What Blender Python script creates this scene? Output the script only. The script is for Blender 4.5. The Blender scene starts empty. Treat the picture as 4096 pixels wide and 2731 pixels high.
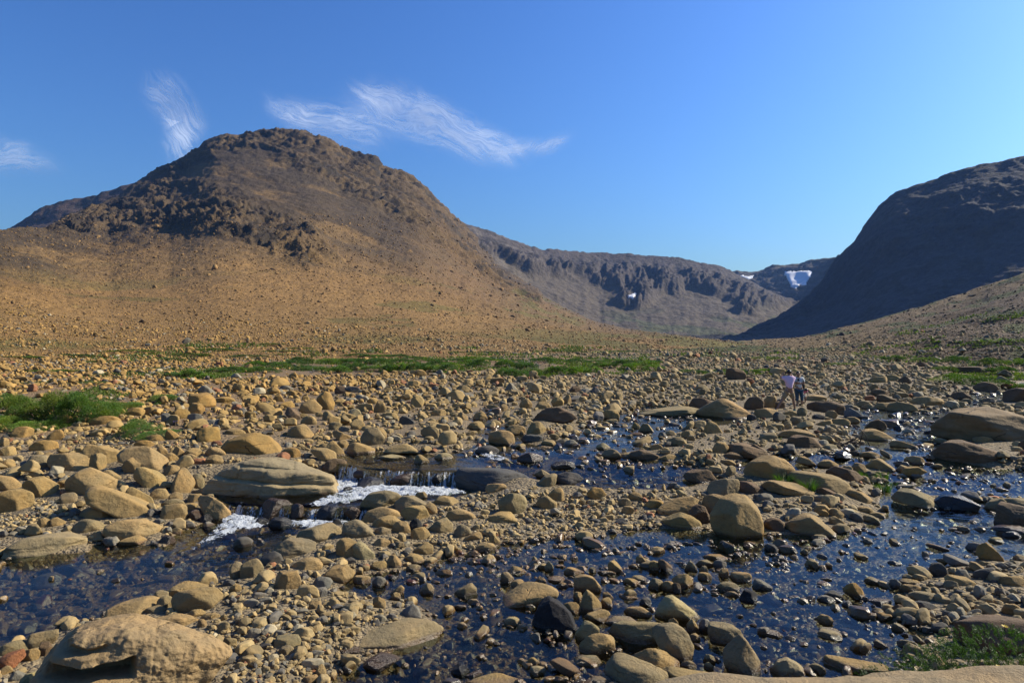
import bpy, bmesh, math, random
import numpy as np
from mathutils import Vector, Matrix, Euler

# ------------------------------------------------------------------ basics
F = 683.0            # focal length in pixels of a 1024 wide frame
HZ = 345.0           # row of the horizon
CAMZ = 3.5
SUN_AZ, SUN_EL = math.radians(70), math.radians(34)
KA = .56              # how bright the stone really is next to the light of this day
scene = bpy.context.scene
COL = scene.collection
rng = np.random.default_rng(7)
random.seed(7)

def S(t):
    t = np.clip(t, 0, 1); return t*t*(3-2*t)

_P = np.random.default_rng(3).permutation(256); _P = np.concatenate([_P, _P, _P])
_G = np.random.default_rng(4).normal(size=(256, 3)); _G /= np.linalg.norm(_G, axis=1)[:, None]
def perlin(p):
    pi = np.floor(p).astype(np.int64); pf = p - pi; pi &= 255
    u = pf*pf*pf*(pf*(pf*6-15)+10)
    r = 0
    for dx in (0, 1):
        wx = u[..., 0] if dx else 1-u[..., 0]
        for dy in (0, 1):
            wy = u[..., 1] if dy else 1-u[..., 1]
            for dz in (0, 1):
                wz = u[..., 2] if dz else 1-u[..., 2]
                h = _P[_P[_P[pi[..., 0]+dx]+pi[..., 1]+dy]+pi[..., 2]+dz]
                g = _G[h]
                r = r + wx*wy*wz*((pf[..., 0]-dx)*g[..., 0]+(pf[..., 1]-dy)*g[..., 1]+(pf[..., 2]-dz)*g[..., 2])
    return r*1.5
def fbm(p, o=4, gain=.5):
    r = 0; a = 1
    for i in range(o):
        r = r + a*perlin(p + 17.3*i); p = p*2.03; a *= gain
    return r
def ridged(p, o=4, gain=.5):
    r = 0; a = 1
    for i in range(o):
        r = r + a*(1-2*np.abs(perlin(p + 31.7*i))); p = p*2.07; a *= gain
    return r
def P3(x, y, z=0.0, s=1.0):
    x, y, z = np.broadcast_arrays(np.asarray(x, float), np.asarray(y, float), np.asarray(z, float))
    return np.stack([x, y, z], -1)*s

def make_mesh(name, verts, faces, mat=None, smooth=True, attrs=None):
    """verts (n,3), faces (m,k) with k = 3 or 4"""
    me = bpy.data.meshes.new(name)
    verts = np.ascontiguousarray(verts, dtype=np.float32); faces = np.ascontiguousarray(faces, dtype=np.int32)
    m, k = faces.shape
    me.vertices.add(len(verts)); me.vertices.foreach_set('co', verts.ravel())
    me.loops.add(m*k); me.loops.foreach_set('vertex_index', faces.ravel())
    me.polygons.add(m)
    me.polygons.foreach_set('loop_start', np.arange(0, m*k, k, dtype=np.int32))
    me.polygons.foreach_set('loop_total', np.full(m, k, dtype=np.int32))
    if smooth: me.polygons.foreach_set('use_smooth', np.ones(m, dtype=bool))
    for an, (ty, data) in (attrs or {}).items():
        a = me.attributes.new(an, ty, 'POINT')
        if ty == 'FLOAT_COLOR':
            d = np.ones((len(verts), 4), dtype=np.float32); d[:, :3] = data
            a.data.foreach_set('color', d.ravel())
        elif ty == 'FLOAT_VECTOR':
            a.data.foreach_set('vector', np.ascontiguousarray(data, dtype=np.float32).ravel())
        elif ty == 'INT':
            a.data.foreach_set('value', np.ascontiguousarray(data, dtype=np.int32))
        else:
            a.data.foreach_set('value', np.ascontiguousarray(data, dtype=np.float32))
    me.update(calc_edges=True); me.validate()
    if mat: me.materials.append(mat)
    return me
def link(name, me, parent=None, **props):
    o = bpy.data.objects.new(name, me); COL.objects.link(o)
    if parent: o.parent = parent
    for k, v in props.items(): o[k] = v
    return o
def grid_faces(nr, nc):
    i = np.arange(nr-1)[:, None]*nc + np.arange(nc-1)[None, :]
    return np.stack([i, i+1, i+nc+1, i+nc], -1).reshape(-1, 4)

# ------------------------------------------------------------------ node helper
class NT:
    def __init__(s, mat):
        mat.use_nodes = True; s.t = mat.node_tree; s.t.nodes.clear(); s.m = mat
    def n(s, ty, ins=None, **kw):
        nd = s.t.nodes.new(ty)
        for k, v in kw.items(): setattr(nd, k, v)
        for k, v in (ins or {}).items():
            sk = nd.inputs[k]
            if isinstance(v, bpy.types.NodeSocket): s.t.links.new(v, sk)
            else: sk.default_value = v
        return nd
    def noise(s, vec, scale, detail=4, rough=.55, dist=0.0):
        return s.n('ShaderNodeTexNoise', {'Vector': vec, 'Scale': scale, 'Detail': detail, 'Roughness': rough, 'Distortion': dist}).outputs['Fac']
    def ramp(s, fac, stops):
        nd = s.n('ShaderNodeValToRGB', {'Fac': fac}); cr = nd.color_ramp
        while len(cr.elements) < len(stops): cr.elements.new(.5)
        for e, (p, c) in zip(cr.elements, stops):
            e.position = p; e.color = (c, c, c, 1) if isinstance(c, (int, float)) else (*c, 1)
        return nd.outputs['Color']
    def math(s, op, a, b=0.0, c=None, clamp=False):
        d = {0: a, 1: b}
        if c is not None: d[2] = c
        return s.n('ShaderNodeMath', d, operation=op, use_clamp=clamp).outputs[0]
    def mix(s, fac, a, b, mode='MIX'):
        nd = s.n('ShaderNodeMix', data_type='RGBA', blend_type=mode)
        for k, v in ((0, fac), (6, a), (7, b)):
            if isinstance(v, bpy.types.NodeSocket): s.t.links.new(v, nd.inputs[k])
            else: nd.inputs[k].default_value = v if k == 0 or len(v) == 4 else (*v, 1)
        return nd.outputs[2]
    def mixf(s, fac, a, b):
        nd = s.n('ShaderNodeMix', data_type='FLOAT')
        for k, v in ((0, fac), (2, a), (3, b)):
            if isinstance(v, bpy.types.NodeSocket): s.t.links.new(v, nd.inputs[k])
            else: nd.inputs[k].default_value = v
        return nd.outputs[0]
    def maprange(s, v, a, b, c=0.0, d=1.0):
        return s.n('ShaderNodeMapRange', {0: v, 1: a, 2: b, 3: c, 4: d}, interpolation_type='SMOOTHSTEP').outputs[0]
    def out(s, surf):
        s.n('ShaderNodeOutputMaterial', {'Surface': surf}); return s.m
    def bump(s, h, strength, dist, normal=None):
        d = {'Height': h, 'Strength': strength, 'Distance': dist}
        if normal: d['Normal'] = normal
        return s.n('ShaderNodeBump', d).outputs[0]

def rock_material(name, source):
    """weathered ultramafic boulder; tint from the object colour or from the instance it is scattered with"""
    t = NT(bpy.data.materials.new(name))
    co = t.n('ShaderNodeTexCoord').outputs['Object']
    geo = t.n('ShaderNodeNewGeometry')
    if source == 'object':
        oi = t.n('ShaderNodeObjectInfo'); tint = oi.outputs['Color']; rnd = oi.outputs['Random']
        wl = t.n('ShaderNodeAttribute', attribute_type='OBJECT', attribute_name='water_level').outputs['Fac']
        crk = t.n('ShaderNodeAttribute', attribute_type='OBJECT', attribute_name='cracks').outputs['Fac']
        sc = t.n('ShaderNodeAttribute', attribute_type='OBJECT', attribute_name='grain').outputs['Fac']
    else:
        tint = t.n('ShaderNodeAttribute', attribute_type='INSTANCER', attribute_name='tint').outputs['Color']
        wl = t.n('ShaderNodeAttribute', attribute_type='INSTANCER', attribute_name='wl').outputs['Fac']
        rnd = t.n('ShaderNodeObjectInfo').outputs['Random']; crk = 0.0; sc = 1.0
    shift = t.n('ShaderNodeCombineXYZ', {0: t.math('MULTIPLY', rnd, 37.0), 1: t.math('MULTIPLY', rnd, 91.0), 2: 0.0}).outputs[0]
    v = t.n('ShaderNodeVectorMath', {0: co, 1: shift}, operation='ADD').outputs[0]
    if source == 'object':
        vs = t.n('ShaderNodeVectorMath', {0: v, 3: sc}, operation='SCALE').outputs[0]
    else: vs = v
    n1 = t.noise(vs, 1.6, 6, .6)
    n2 = t.noise(vs, 9.0, 6, .65)
    n3 = t.noise(vs, 42.0, 4, .7)
    c = t.mix(t.maprange(n1, .35, .7), t.mix(1.0, tint, (.80, .83, .86), 'MULTIPLY'), t.mix(1.0, tint, (1.14, 1.08, .98), 'MULTIPLY'))
    c = t.mix(t.math('MULTIPLY', t.maprange(n2, .52, .72), .55), c, t.mix(1.0, c, (.52, .54, .58), 'MULTIPLY'))
    c = t.mix(t.math('MULTIPLY', t.maprange(n3, .55, .75), .45), c, t.mix(1.0, c, (.55, .52, .5), 'MULTIPLY'))
    c = t.mix(t.math('MULTIPLY', t.maprange(n3, .45, .28), .3), c, t.mix(1.0, c, (1.3, 1.28, 1.25), 'MULTIPLY'))
    h = t.math('ADD', t.math('MULTIPLY', n2, .7), t.math('MULTIPLY', n3, .25))
    if source == 'object':
        # open joints that run across the rock
        st = t.n('ShaderNodeMapping', {'Vector': vs, 'Rotation': (0.2, 0.35, 0.5), 'Scale': (.55, .9, 2.4)}).outputs[0]
        wob = t.n('ShaderNodeTexNoise', {'Vector': vs, 'Scale': 2.2, 'Detail': 3.0}).outputs['Color']
        wv = t.n('ShaderNodeVectorMath', {0: t.n('ShaderNodeVectorMath', {0: wob, 3: .35}, operation='SCALE').outputs[0], 1: st}, operation='ADD').outputs[0]
        vo = t.n('ShaderNodeTexVoronoi', {'Vector': wv, 'Scale': 1.1}, feature='DISTANCE_TO_EDGE').outputs['Distance']
        ck = t.math('MULTIPLY', t.maprange(vo, .018, .003), t.math('MULTIPLY', crk, t.maprange(n1, .48, .60)))
        c = t.mix(t.math('MULTIPLY', ck, .75), c, (.035, .03, .022))
        h = t.math('SUBTRACT', h, t.math('MULTIPLY', ck, .8))
    pz = t.n('ShaderNodeSeparateXYZ', {0: geo.outputs['Position']}).outputs[2]
    dz = t.math('SUBTRACT', pz, wl)
    dz = t.math('ADD', dz, t.math('MULTIPLY', t.math('SUBTRACT', n2, .5), .07))
    wet = t.maprange(dz, .055, .015)
    c = t.mix(wet, c, t.mix(1.0, c, (.44, .36, .27), 'MULTIPLY'))
    c = t.n('ShaderNodeVectorMath', {0: c, 3: KA}, operation='SCALE').outputs[0]
    rough = t.mixf(wet, .88, .27)
    spec = t.mixf(wet, .25, .45)
    b = t.bump(h, .75 if source == 'object' else .5, .05 if source == 'object' else .02)
    bs = t.n('ShaderNodeBsdfPrincipled', {'Base Color': c, 'Roughness': rough, 'Specular IOR Level': spec, 'Normal': b})
    return t.out(bs.outputs[0])

def simple(name, col, rough=.8, spec=.3, vary=0.0, scale=20, trans=0.0):
    col = tuple(x*.62 for x in col)
    t = NT(bpy.data.materials.new(name)); c = (*col, 1)
    if vary:
        co = t.n('ShaderNodeTexCoord').outputs['Object']
        c = t.mix(t.maprange(t.noise(co, scale, 4), .3, .7), tuple(x*(1-vary) for x in col), tuple(min(1, x*(1+vary)) for x in col))
    bs = t.n('ShaderNodeBsdfPrincipled', {'Base Color': c, 'Roughness': rough, 'Specular IOR Level': spec}).outputs[0]
    if trans:
        tr = t.n('ShaderNodeBsdfTranslucent', {'Color': c}).outputs[0]
        bs = t.n('ShaderNodeMixShader', {0: trans, 1: bs, 2: tr}).outputs[0]
    return t.out(bs)

M_ROCK = rock_material('weathered_boulder', 'object')
M_STONE = rock_material('weathered_stones', 'instancer')
def leaf_material(name):
    t = NT(bpy.data.materials.new(name))
    a = t.n('ShaderNodeAttribute', attribute_name='lc').outputs['Color']
    a = t.mix(1.0, a, t.n('ShaderNodeObjectInfo').outputs['Color'], 'MULTIPLY')
    a = t.n('ShaderNodeVectorMath', {0: a, 3: .62}, operation='SCALE').outputs[0]
    b = t.n('ShaderNodeBsdfPrincipled', {'Base Color': a, 'Roughness': .6, 'Specular IOR Level': .3}).outputs[0]
    tr = t.n('ShaderNodeBsdfTranslucent', {'Color': t.mix(1.0, a, (1.1, 1.3, .6), 'MULTIPLY')}).outputs[0]
    return t.out(t.n('ShaderNodeMixShader', {0: .35, 1: b, 2: tr}).outputs[0])
M_LEAF = leaf_material('needle_leaves')
M_TWIG = simple('bleached_twig', (.42, .38, .34), .8, .2, .2)
M_BARK = simple('shrub_bark', (.10, .075, .05), .9, .2, .3)
M_DRIFT = simple('dark_driftwood', (.13, .095, .07), .8, .2, .3)

# ------------------------------------------------------------------ stream levels, banks
def W(X, Y):
    """water level everywhere, also the base level of the ground"""
    Yc = np.maximum(Y, .5); u = 512 + F*X/Yc
    y1 = np.interp(u, [330, 370, 460], [16.75, 16.0, 15.72]) + .22*perlin(P3(u, 0, 0, .055)) + .08*perlin(P3(u, 0, 7, .2))
    y2 = np.interp(u, [220, 350], [14.0, 13.62]) + .14*perlin(P3(u, 5, 0, .06))
    left = .23*S((Y-y2+.06)/.26) + .35*S((Y-y1+.06)/.30)
    right = .08 + .5*S((Y-13.8)/5.2)
    w = S((u-455)/60)
    return left*(1-w) + right*w + .006*np.clip(Y-17, 0, 650)

WATER_PX = [
 [(-300,562),(0,556),(90,552),(95,545),(140,543),(165,546),(172,535),(205,520),(228,514),(300,515),(352,515),(322,527),(292,537),(278,550),(268,560),(240,570),(215,578),(185,590),(150,600),(110,608),(98,618),(60,625),(20,640),(0,645),(-300,700)],
 [(210,492),(222,512),(240,516),(352,518),(372,510),(400,500),(455,499),(474,492),(455,484),(330,474),(322,488),(280,491)],
 [(326,480),(336,458),(350,452),(395,451),(440,454),(475,446),(510,440),(548,446),(590,452),(640,456),(700,468),(724,478),(690,487),(640,491),(590,488),(555,482),(520,476),(500,470),(462,478)],
 [(500,442),(485,438),(466,430),(468,420),(480,408),(492,401),(502,403),(494,420),(515,431),(548,441)],
 [(545,446),(572,430),(590,424),(598,416),(640,409),(700,413),(752,416),(750,423),(690,427),(662,437),(650,448),(600,456)],
 [(728,464),(760,457),(845,451),(850,463),(800,472),(740,473)],
 [(842,412),(870,406),(905,411),(960,408),(975,412),(965,425),(957,440),(947,452),(938,470),(915,472),(870,468),(832,463),(838,448),(862,440),(843,428)],
 [(955,404),(965,396),(985,390),(1010,384),(1024,382),(1300,390),(1300,400),(1020,393),(990,401),(970,409)],
 [(915,466),(945,462),(1000,469),(1300,472),(1300,500),(1020,497),(960,497),(925,497),(905,490),(886,480),(876,473)],
 [(880,484),(905,487),(935,497),(1000,502),(1300,500),(1300,560),(1000,560),(880,520)],
 [(440,556),(485,549),(560,539),(640,529),(720,529),(790,536),(850,531),(880,519),(905,511),(1000,511),(1300,505),(1300,640),(1100,560),(1030,548),(985,552),(962,562),(925,575),(900,582),(905,602),(880,614),(930,632),(900,660),(980,900),(300,760),(330,700),(340,676),(362,662),(392,650),(430,630),(436,612),(400,602),(340,592),(345,576),(400,570)],
]
def px_to_plane(u, v, lvl=None):
    u = np.asarray(u, float); v = np.asarray(v, float)
    Y = (CAMZ-.3)*F/(v-HZ)
    for _ in range(8):
        z = W((u-512)/F*Y, Y) if lvl is None else lvl
        Y = .5*Y + .5*(CAMZ-z)*F/(v-HZ)
    return (u-512)/F*Y, Y
WATER = []
for pg in WATER_PX:
    a = np.array(pg, float)
    # subdivide so edges stay straight in the picture plane they were measured in
    pts = []
    for i in range(len(a)):
        p, q = a[i], a[(i+1) % len(a)]
        n = max(1, int(np.hypot(*(q-p))//70))
        for k in range(n): pts.append(p+(q-p)*k/n)
    a = np.array(pts); X, Y = px_to_plane(a[:, 0], a[:, 1]); WATER.append(np.stack([X, Y], 1))
def _wp(us, Y0, Y1):
    a = [((u-512)/F*Y0, Y0) for u in us]; b = [((u-512)/F*Y1, Y1) for u in us[::-1]]
    return np.array(a+b)
WATER.append(_wp([334, 370, 420, 466], 15.35, 17.0)); WATER.append(_wp([222, 260, 300, 354], 13.3, 14.35))
def poly_sd(X, Y, pg):
    d2 = np.full(X.shape, 1e9); ins = np.zeros(X.shape, bool)
    for i in range(len(pg)):
        ax, ay = pg[i]; bx, by = pg[(i+1) % len(pg)]
        ex, ey = bx-ax, by-ay; L = ex*ex+ey*ey+1e-12
        t = np.clip(((X-ax)*ex+(Y-ay)*ey)/L, 0, 1)
        dx = X-ax-t*ex; dy = Y-ay-t*ey
        d2 = np.minimum(d2, dx*dx+dy*dy)
        if ay != by:
            c = ((ay > Y) != (by > Y)) & (X < (bx-ax)*(Y-ay)/(by-ay)+ax)
            ins ^= c
    d = np.sqrt(d2)
    return np.where(ins, -d, d)
def water_sd(X, Y):
    """distance to the nearest water edge: negative inside the water"""
    X = np.asarray(X, float); Y = np.asarray(Y, float)
    r = np.full(X.shape, 60.0)
    m = (Y < 75) & (Y > -1)
    if m.any():
        x, y = X[m], Y[m]; s = np.full(x.shape, 60.0)
        for pg in WATER: s = np.minimum(s, poly_sd(x, y, pg))
        s = s + .16*fbm(P3(x, y, 0, .9), 3)*np.clip(y/14, .5, 2.0)
        r[m] = s
    return r
def ground_z(X, Y, sd=None):
    if sd is None: sd = water_sd(X, Y)
    u = 512 + F*X/np.maximum(Y, .5)
    w = W(X, Y)
    smooth = .08 + .5*S((Y-12.6)/4.8)
    smooth = smooth*S((u-150)/200)+(.58*S((Y-12.2)/5.4))*(1-S((u-150)/200)) + .006*np.clip(Y-17, 0, 650)
    t = S((sd-.05)/.9); w = w*(1-t)+smooth*t
    land = .16*(1-np.exp(-np.maximum(sd, 0)/.7)) + .05*fbm(P3(X, Y, 3, .8), 3)*S(sd/1.2)
    land = land + .16*fbm(P3(X, Y, 9, .16), 3)*S(sd/2.5)*S((Y-14)/10)
    land = land + .55*S((330-u)/260)*S((Y-15.5)/9)*S(sd/3.0)
    bed = -.26*(1-np.exp(np.minimum(sd, 0)/.55))*np.where(u < 420, 1.25, .62)*np.where(Y > 19, .55, 1.0) + .03*fbm(P3(X, Y, 5, 1.4), 2)*S(-sd/.3)
    return w + land + bed

# one table of the ground as the camera meets it, so that pixels can be turned into places
rowsY = np.concatenate([(CAMZ-.3)*F/(np.arange(1300, 700, -6.0)-HZ), (CAMZ-.3)*F/(np.arange(700, 362, -.8)-HZ), np.geomspace(131, 7000, 60)])
rowsY = np.unique(rowsY)
front = np.array([-60, -30, -12, -6, -3, -1, .3, 1.2])
rowsAll = np.concatenate([front, rowsY])
cols = np.concatenate([-np.geomspace(15000, 520, 26), np.arange(-500, 1524, 2.5), np.geomspace(1540, 15000, 26)])
YY, UU = np.meshgrid(rowsAll, cols, indexing='ij')
XX = (UU-512)/F*np.maximum(YY, rowsY[0])
SD = water_sd(XX, YY)
ZZ = ground_z(XX, YY, SD)
_k = len(front)
_tabV = HZ + F*(CAMZ-ZZ[_k:])/YY[_k:]
_tabV = np.minimum.accumulate(_tabV, axis=0)
def px_to_ground(u, v):
    """place on the ground seen at picture position (u, v)"""
    ci = int(np.clip(np.searchsorted(cols, u), 1, len(cols)-1))
    t = (u-cols[ci-1])/(cols[ci]-cols[ci-1])
    cv = _tabV[:, ci-1]*(1-t)+_tabV[:, ci]*t
    Y = float(np.interp(-v, -cv, rowsY))
    X = (u-512)/F*Y
    z = float(ground_z(np.array([X]), np.array([Y]))[0])
    return X, Y, z
def px_many(us, vs):
    us = np.asarray(us, float); vs = np.asarray(vs, float)
    ci = np.clip(np.round(np.interp(us, cols, np.arange(len(cols)))).astype(int), 0, len(cols)-1)
    Y = np.empty(len(us))
    for c in np.unique(ci):
        m = ci == c; Y[m] = np.interp(-vs[m], -_tabV[:, c], rowsY)
    X = (us-512)/F*Y
    sd = water_sd(X, Y)
    return X, Y, ground_z(X, Y, sd), sd

_tabT = HZ + F*(CAMZ-np.maximum(ZZ[_k:], np.where(SD[_k:] < .02, W(XX[_k:], YY[_k:]), -9)))/YY[_k:]
_tabT = np.minimum.accumulate(_tabT, axis=0)
def px_to_top(u, v):
    """place on the ground, or on the water where that lies above it, seen at (u, v)"""
    ci = int(np.clip(np.searchsorted(cols, u), 1, len(cols)-1)); t = (u-cols[ci-1])/(cols[ci]-cols[ci-1])
    cv = _tabT[:, ci-1]*(1-t)+_tabT[:, ci]*t; Y = float(np.interp(-v, -cv, rowsY))
    return (u-512)/F*Y, Y, CAMZ-(v-HZ)*Y/F

# ------------------------------------------------------------------ ground
def ground_material():
    t = NT(bpy.data.materials.new('gravel_ground'))
    co = t.n('ShaderNodeTexCoord').outputs['Object']
    a = t.n('ShaderNodeAttribute', attribute_name='gc').outputs['Color']
    wet = t.n('ShaderNodeAttribute', attribute_name='wet').outputs['Fac']
    v1 = t.n('ShaderNodeTexVoronoi', {'Vector': co, 'Scale': 13.0, 'Randomness': 1.0})
    v2 = t.n('ShaderNodeTexVoronoi', {'Vector': co, 'Scale': 34.0, 'Randomness': 1.0})
    n = t.noise(co, 1.3, 6, .6)
    sep = t.n('ShaderNodeSeparateColor', {0: v1.outputs['Color']})
    c = t.mix(t.maprange(sep.outputs[0], 0, 1), t.mix(1.0, a, (.5, .52, .56), 'MULTIPLY'), t.mix(1.0, a, (1.25, 1.2, 1.12), 'MULTIPLY'))
    s2 = t.n('ShaderNodeSeparateColor', {0: v2.outputs['Color']})
    c = t.mix(.35, c, t.mix(t.maprange(s2.outputs[0], 0, 1), t.mix(1.0, a, (.45, .45, .45), 'MULTIPLY'), t.mix(1.0, a, (1.4, 1.35, 1.3), 'MULTIPLY')))
    c = t.mix(t.maprange(n, .35, .7, 0, .4), c, t.mix(1.0, c, (.6, .6, .6), 'MULTIPLY'))
    c = t.mix(wet, c, t.mix(1.0, c, (.80, .62, .40), 'MULTIPLY'))
    c = t.n('ShaderNodeVectorMath', {0: c, 3: KA}, operation='SCALE').outputs[0]
    h = t.math('ADD', t.math('MULTIPLY', v1.outputs['Distance'], -1.0), t.math('MULTIPLY', v2.outputs['Distance'], -.35))
    b = t.bump(h, 1.0, .05)
    bs = t.n('ShaderNodeBsdfPrincipled', {'Base Color': c, 'Roughness': t.mixf(wet, .9, .35), 'Specular IOR Level': .3, 'Normal': b})
    return t.out(bs.outputs[0])
GU = 512+F*XX/np.maximum(YY, .5); GV = HZ+F*(CAMZ-ZZ)/np.maximum(YY, .5)
def lerp(a, b, t): return a+(b-a)*t[..., None]
gcol = np.broadcast_to(np.array([.34, .265, .155]), XX.shape+(3,)).copy()  # gravel tones darkened to stand in for shade in the gaps between stones
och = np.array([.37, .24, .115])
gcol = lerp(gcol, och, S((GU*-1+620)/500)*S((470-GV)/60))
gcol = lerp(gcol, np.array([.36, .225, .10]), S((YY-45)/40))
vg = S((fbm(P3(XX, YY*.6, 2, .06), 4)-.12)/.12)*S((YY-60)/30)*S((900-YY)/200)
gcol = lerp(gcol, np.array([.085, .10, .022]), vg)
wetg = S((.10-SD)/.18)
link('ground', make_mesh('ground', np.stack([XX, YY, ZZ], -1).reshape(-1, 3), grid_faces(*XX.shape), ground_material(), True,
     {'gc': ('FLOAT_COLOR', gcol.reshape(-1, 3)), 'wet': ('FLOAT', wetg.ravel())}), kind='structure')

# ------------------------------------------------------------------ water
FOAM_PX = [
 ([(318,480),(333,468),(352,466),(372,474),(398,482),(430,487),(462,488),(470,494),(440,498),(400,498),(372,500),(345,505),(325,507),(302,509),(318,500),(332,494),(322,488)], 1.0),
 ([(224,514),(240,509),(262,514),(278,523),(262,530),(238,533),(215,543),(196,551),(180,558),(190,547),(208,534)], 1.0),
 ([(284,519),(300,515),(330,516),(354,515),(352,524),(322,530),(300,530),(285,527)], 1.0),
 ([(465,450),(478,446),(500,455),(516,460),(512,464),(492,462)], .9),
 ([(468,444),(490,440),(492,444),(470,447)], .6),
 ([(585,438),(610,434),(636,440),(630,446),(600,446)], .55),
 ([(620,424),(645,422),(650,430),(625,432)], .5),
 ([(868,428),(905,420),(945,424),(950,440),(905,448),(880,440)], .5),
 ([(950,396),(985,390),(1010,388),(1000,396),(970,404)], .5),
 ([(930,505),(960,498),(1000,508),(990,518),(950,516)], .45),
 ([(760,452),(800,455),(830,450),(840,458),(790,464)], .25),
 ([(555,478),(620,476),(690,474),(680,486),(610,488)], .22),
]
def water_material():
    t = NT(bpy.data.materials.new('stream_water'))
    co = t.n('ShaderNodeTexCoord').outputs['Object']
    fo = t.n('ShaderNodeAttribute', attribute_name='foam').outputs['Fac']
    fall = t.n('ShaderNodeAttribute', attribute_name='fall').outputs['Fac']
    rip = t.n('ShaderNodeAttribute', attribute_name='ripple').outputs['Fac']
    m1 = t.n('ShaderNodeMapping', {'Vector': co, 'Scale': (1.0, 1.0, .2)}).outputs[0]
    n1 = t.noise(m1, 2.3, 3, .55, .6)
    n2 = t.noise(m1, 7.5, 4, .6, .4)
    n3 = t.noise(m1, 24.0, 3, .6)
    h = t.math('ADD', t.math('MULTIPLY', n1, 1.0), t.math('ADD', t.math('MULTIPLY', n2, .42), t.math('MULTIPLY', n3, .07)))
    b = t.bump(h, rip, .05)
    fr = t.n('ShaderNodeFresnel', {'IOR': 1.33, 'Normal': b}).outputs[0]
    fr = t.math('MULTIPLY', fr, .58, clamp=True)
    gl = t.n('ShaderNodeBsdfGlossy', {'Color': (.82, .88, 1, 1), 'Roughness': .10, 'Normal': b}).outputs[0]
    tr = t.n('ShaderNodeBsdfTransparent', {'Color': (.85, .89, .74, 1)}).outputs[0]
    w = t.n('ShaderNodeMixShader', {0: fr, 1: tr, 2: gl}).outputs[0]
    # foam: torn streaks, strung out along the flow and down the falls
    fm = t.n('ShaderNodeMapping', {'Vector': co, 'Rotation': (0, 0, .35), 'Scale': (1.0, .62, 1.0)}).outputs[0]
    f1 = t.noise(fm, 5.0, 7, .72, 1.2)
    f3 = t.noise(fm, 30.0, 3, .6)
    fx = t.n('ShaderNodeMapping', {'Vector': co, 'Scale': (1.0, .12, .12)}).outputs[0]
    f2 = t.noise(fx, 17.0, 5, .75)
    fn = t.mixf(fall, f1, f2)
    fn = t.math('ADD', fn, t.math('MULTIPLY', t.math('SUBTRACT', f3, .5), .35))
    th = t.math('SUBTRACT', .86, t.math('MULTIPLY', fo, .52))
    mask = t.maprange(t.math('SUBTRACT', fn, th), 0.0, .10)
    mask = t.math('MULTIPLY', mask, t.maprange(fo, .02, .12))
    fc = t.n('ShaderNodeBsdfPrincipled', {'Base Color': (.66, .70, .74, 1), 'Roughness': .5, 'Specular IOR Level': .5, 'Normal': t.bump(t.math('ADD', f1, t.math('MULTIPLY', f3, .6)), .9, .12)}).outputs[0]
    ft = t.n('ShaderNodeBsdfTranslucent', {'Color': (.5, .58, .64, 1)}).outputs[0]
    fc = t.n('ShaderNodeMixShader', {0: .3, 1: fc, 2: ft}).outputs[0]
    return t.out(t.n('ShaderNodeMixShader', {0: mask, 1: w, 2: fc}).outputs[0])
wy = (CAMZ-.3)*F/(np.arange(1100, 384, -1.0)-HZ)
wy = np.unique(np.concatenate([wy, np.arange(13.0, 17.6, .035)]))
wu = np.arange(-320, 1310, 2.0)
WY, WU = np.meshgrid(wy, wu, indexing='ij'); WX = (WU-512)/F*WY
WZ = W(WX, WY); WSD = water_sd(WX, WY)
foam = np.zeros(WX.shape)
for pg, st in FOAM_PX:
    a = np.array(pg, float); X, Y = px_to_plane(a[:, 0], a[:, 1])
    d = poly_sd(WX, WY, np.stack([X, Y], 1))
    foam = np.maximum(foam, st*S((.22-d)/.5))
gz = np.abs(np.gradient(WZ, axis=0)/np.gradient(WY, axis=0))
fall = S((gz-.25)/.7)*S((700-WU)/60)
foam = foam*(1.08+.35*fbm(np.stack([WX, WY*.6, 0*WX], -1)*1.3, 3)).clip(0, 1)
foam = np.maximum(foam, fall*(.72+.35*perlin(np.stack([WX*1.7, WX*0, WX*0+4], -1)))*S((470-WU)/20))
sp = np.stack([WX, WY, WZ], -1)
lumps = (.055*ridged(sp*3.2, 3)+.03*perlin(sp*11))*foam*(1-fall*.6)
riff = S((WY-15.5)/4)
WZ2 = WZ + lumps + .012*fbm(P3(WX, WY, 0, 1.6), 3)*(.3+riff) - .035*S((gz-.3)/.6)
ripple = .11+.17*riff+.10*S((np.abs(WU-260)-60)/-60)*S((WY-9)/3)
fc_ = grid_faces(*WX.shape); keep = (WSD.ravel()[fc_] < .55).any(1); fc_ = fc_[keep]
used = np.unique(fc_); remap = np.zeros(WX.size, int); remap[used] = np.arange(len(used))
wv = np.stack([WX, WY, WZ2], -1).reshape(-1, 3)[used]
link('water', make_mesh('water', wv, remap[fc_], water_material(), True, {'foam': ('FLOAT', foam.ravel()[used]), 'fall': ('FLOAT', fall.ravel()[used]), 'ripple': ('FLOAT', ripple.ravel()[used])}), kind='structure')

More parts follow.
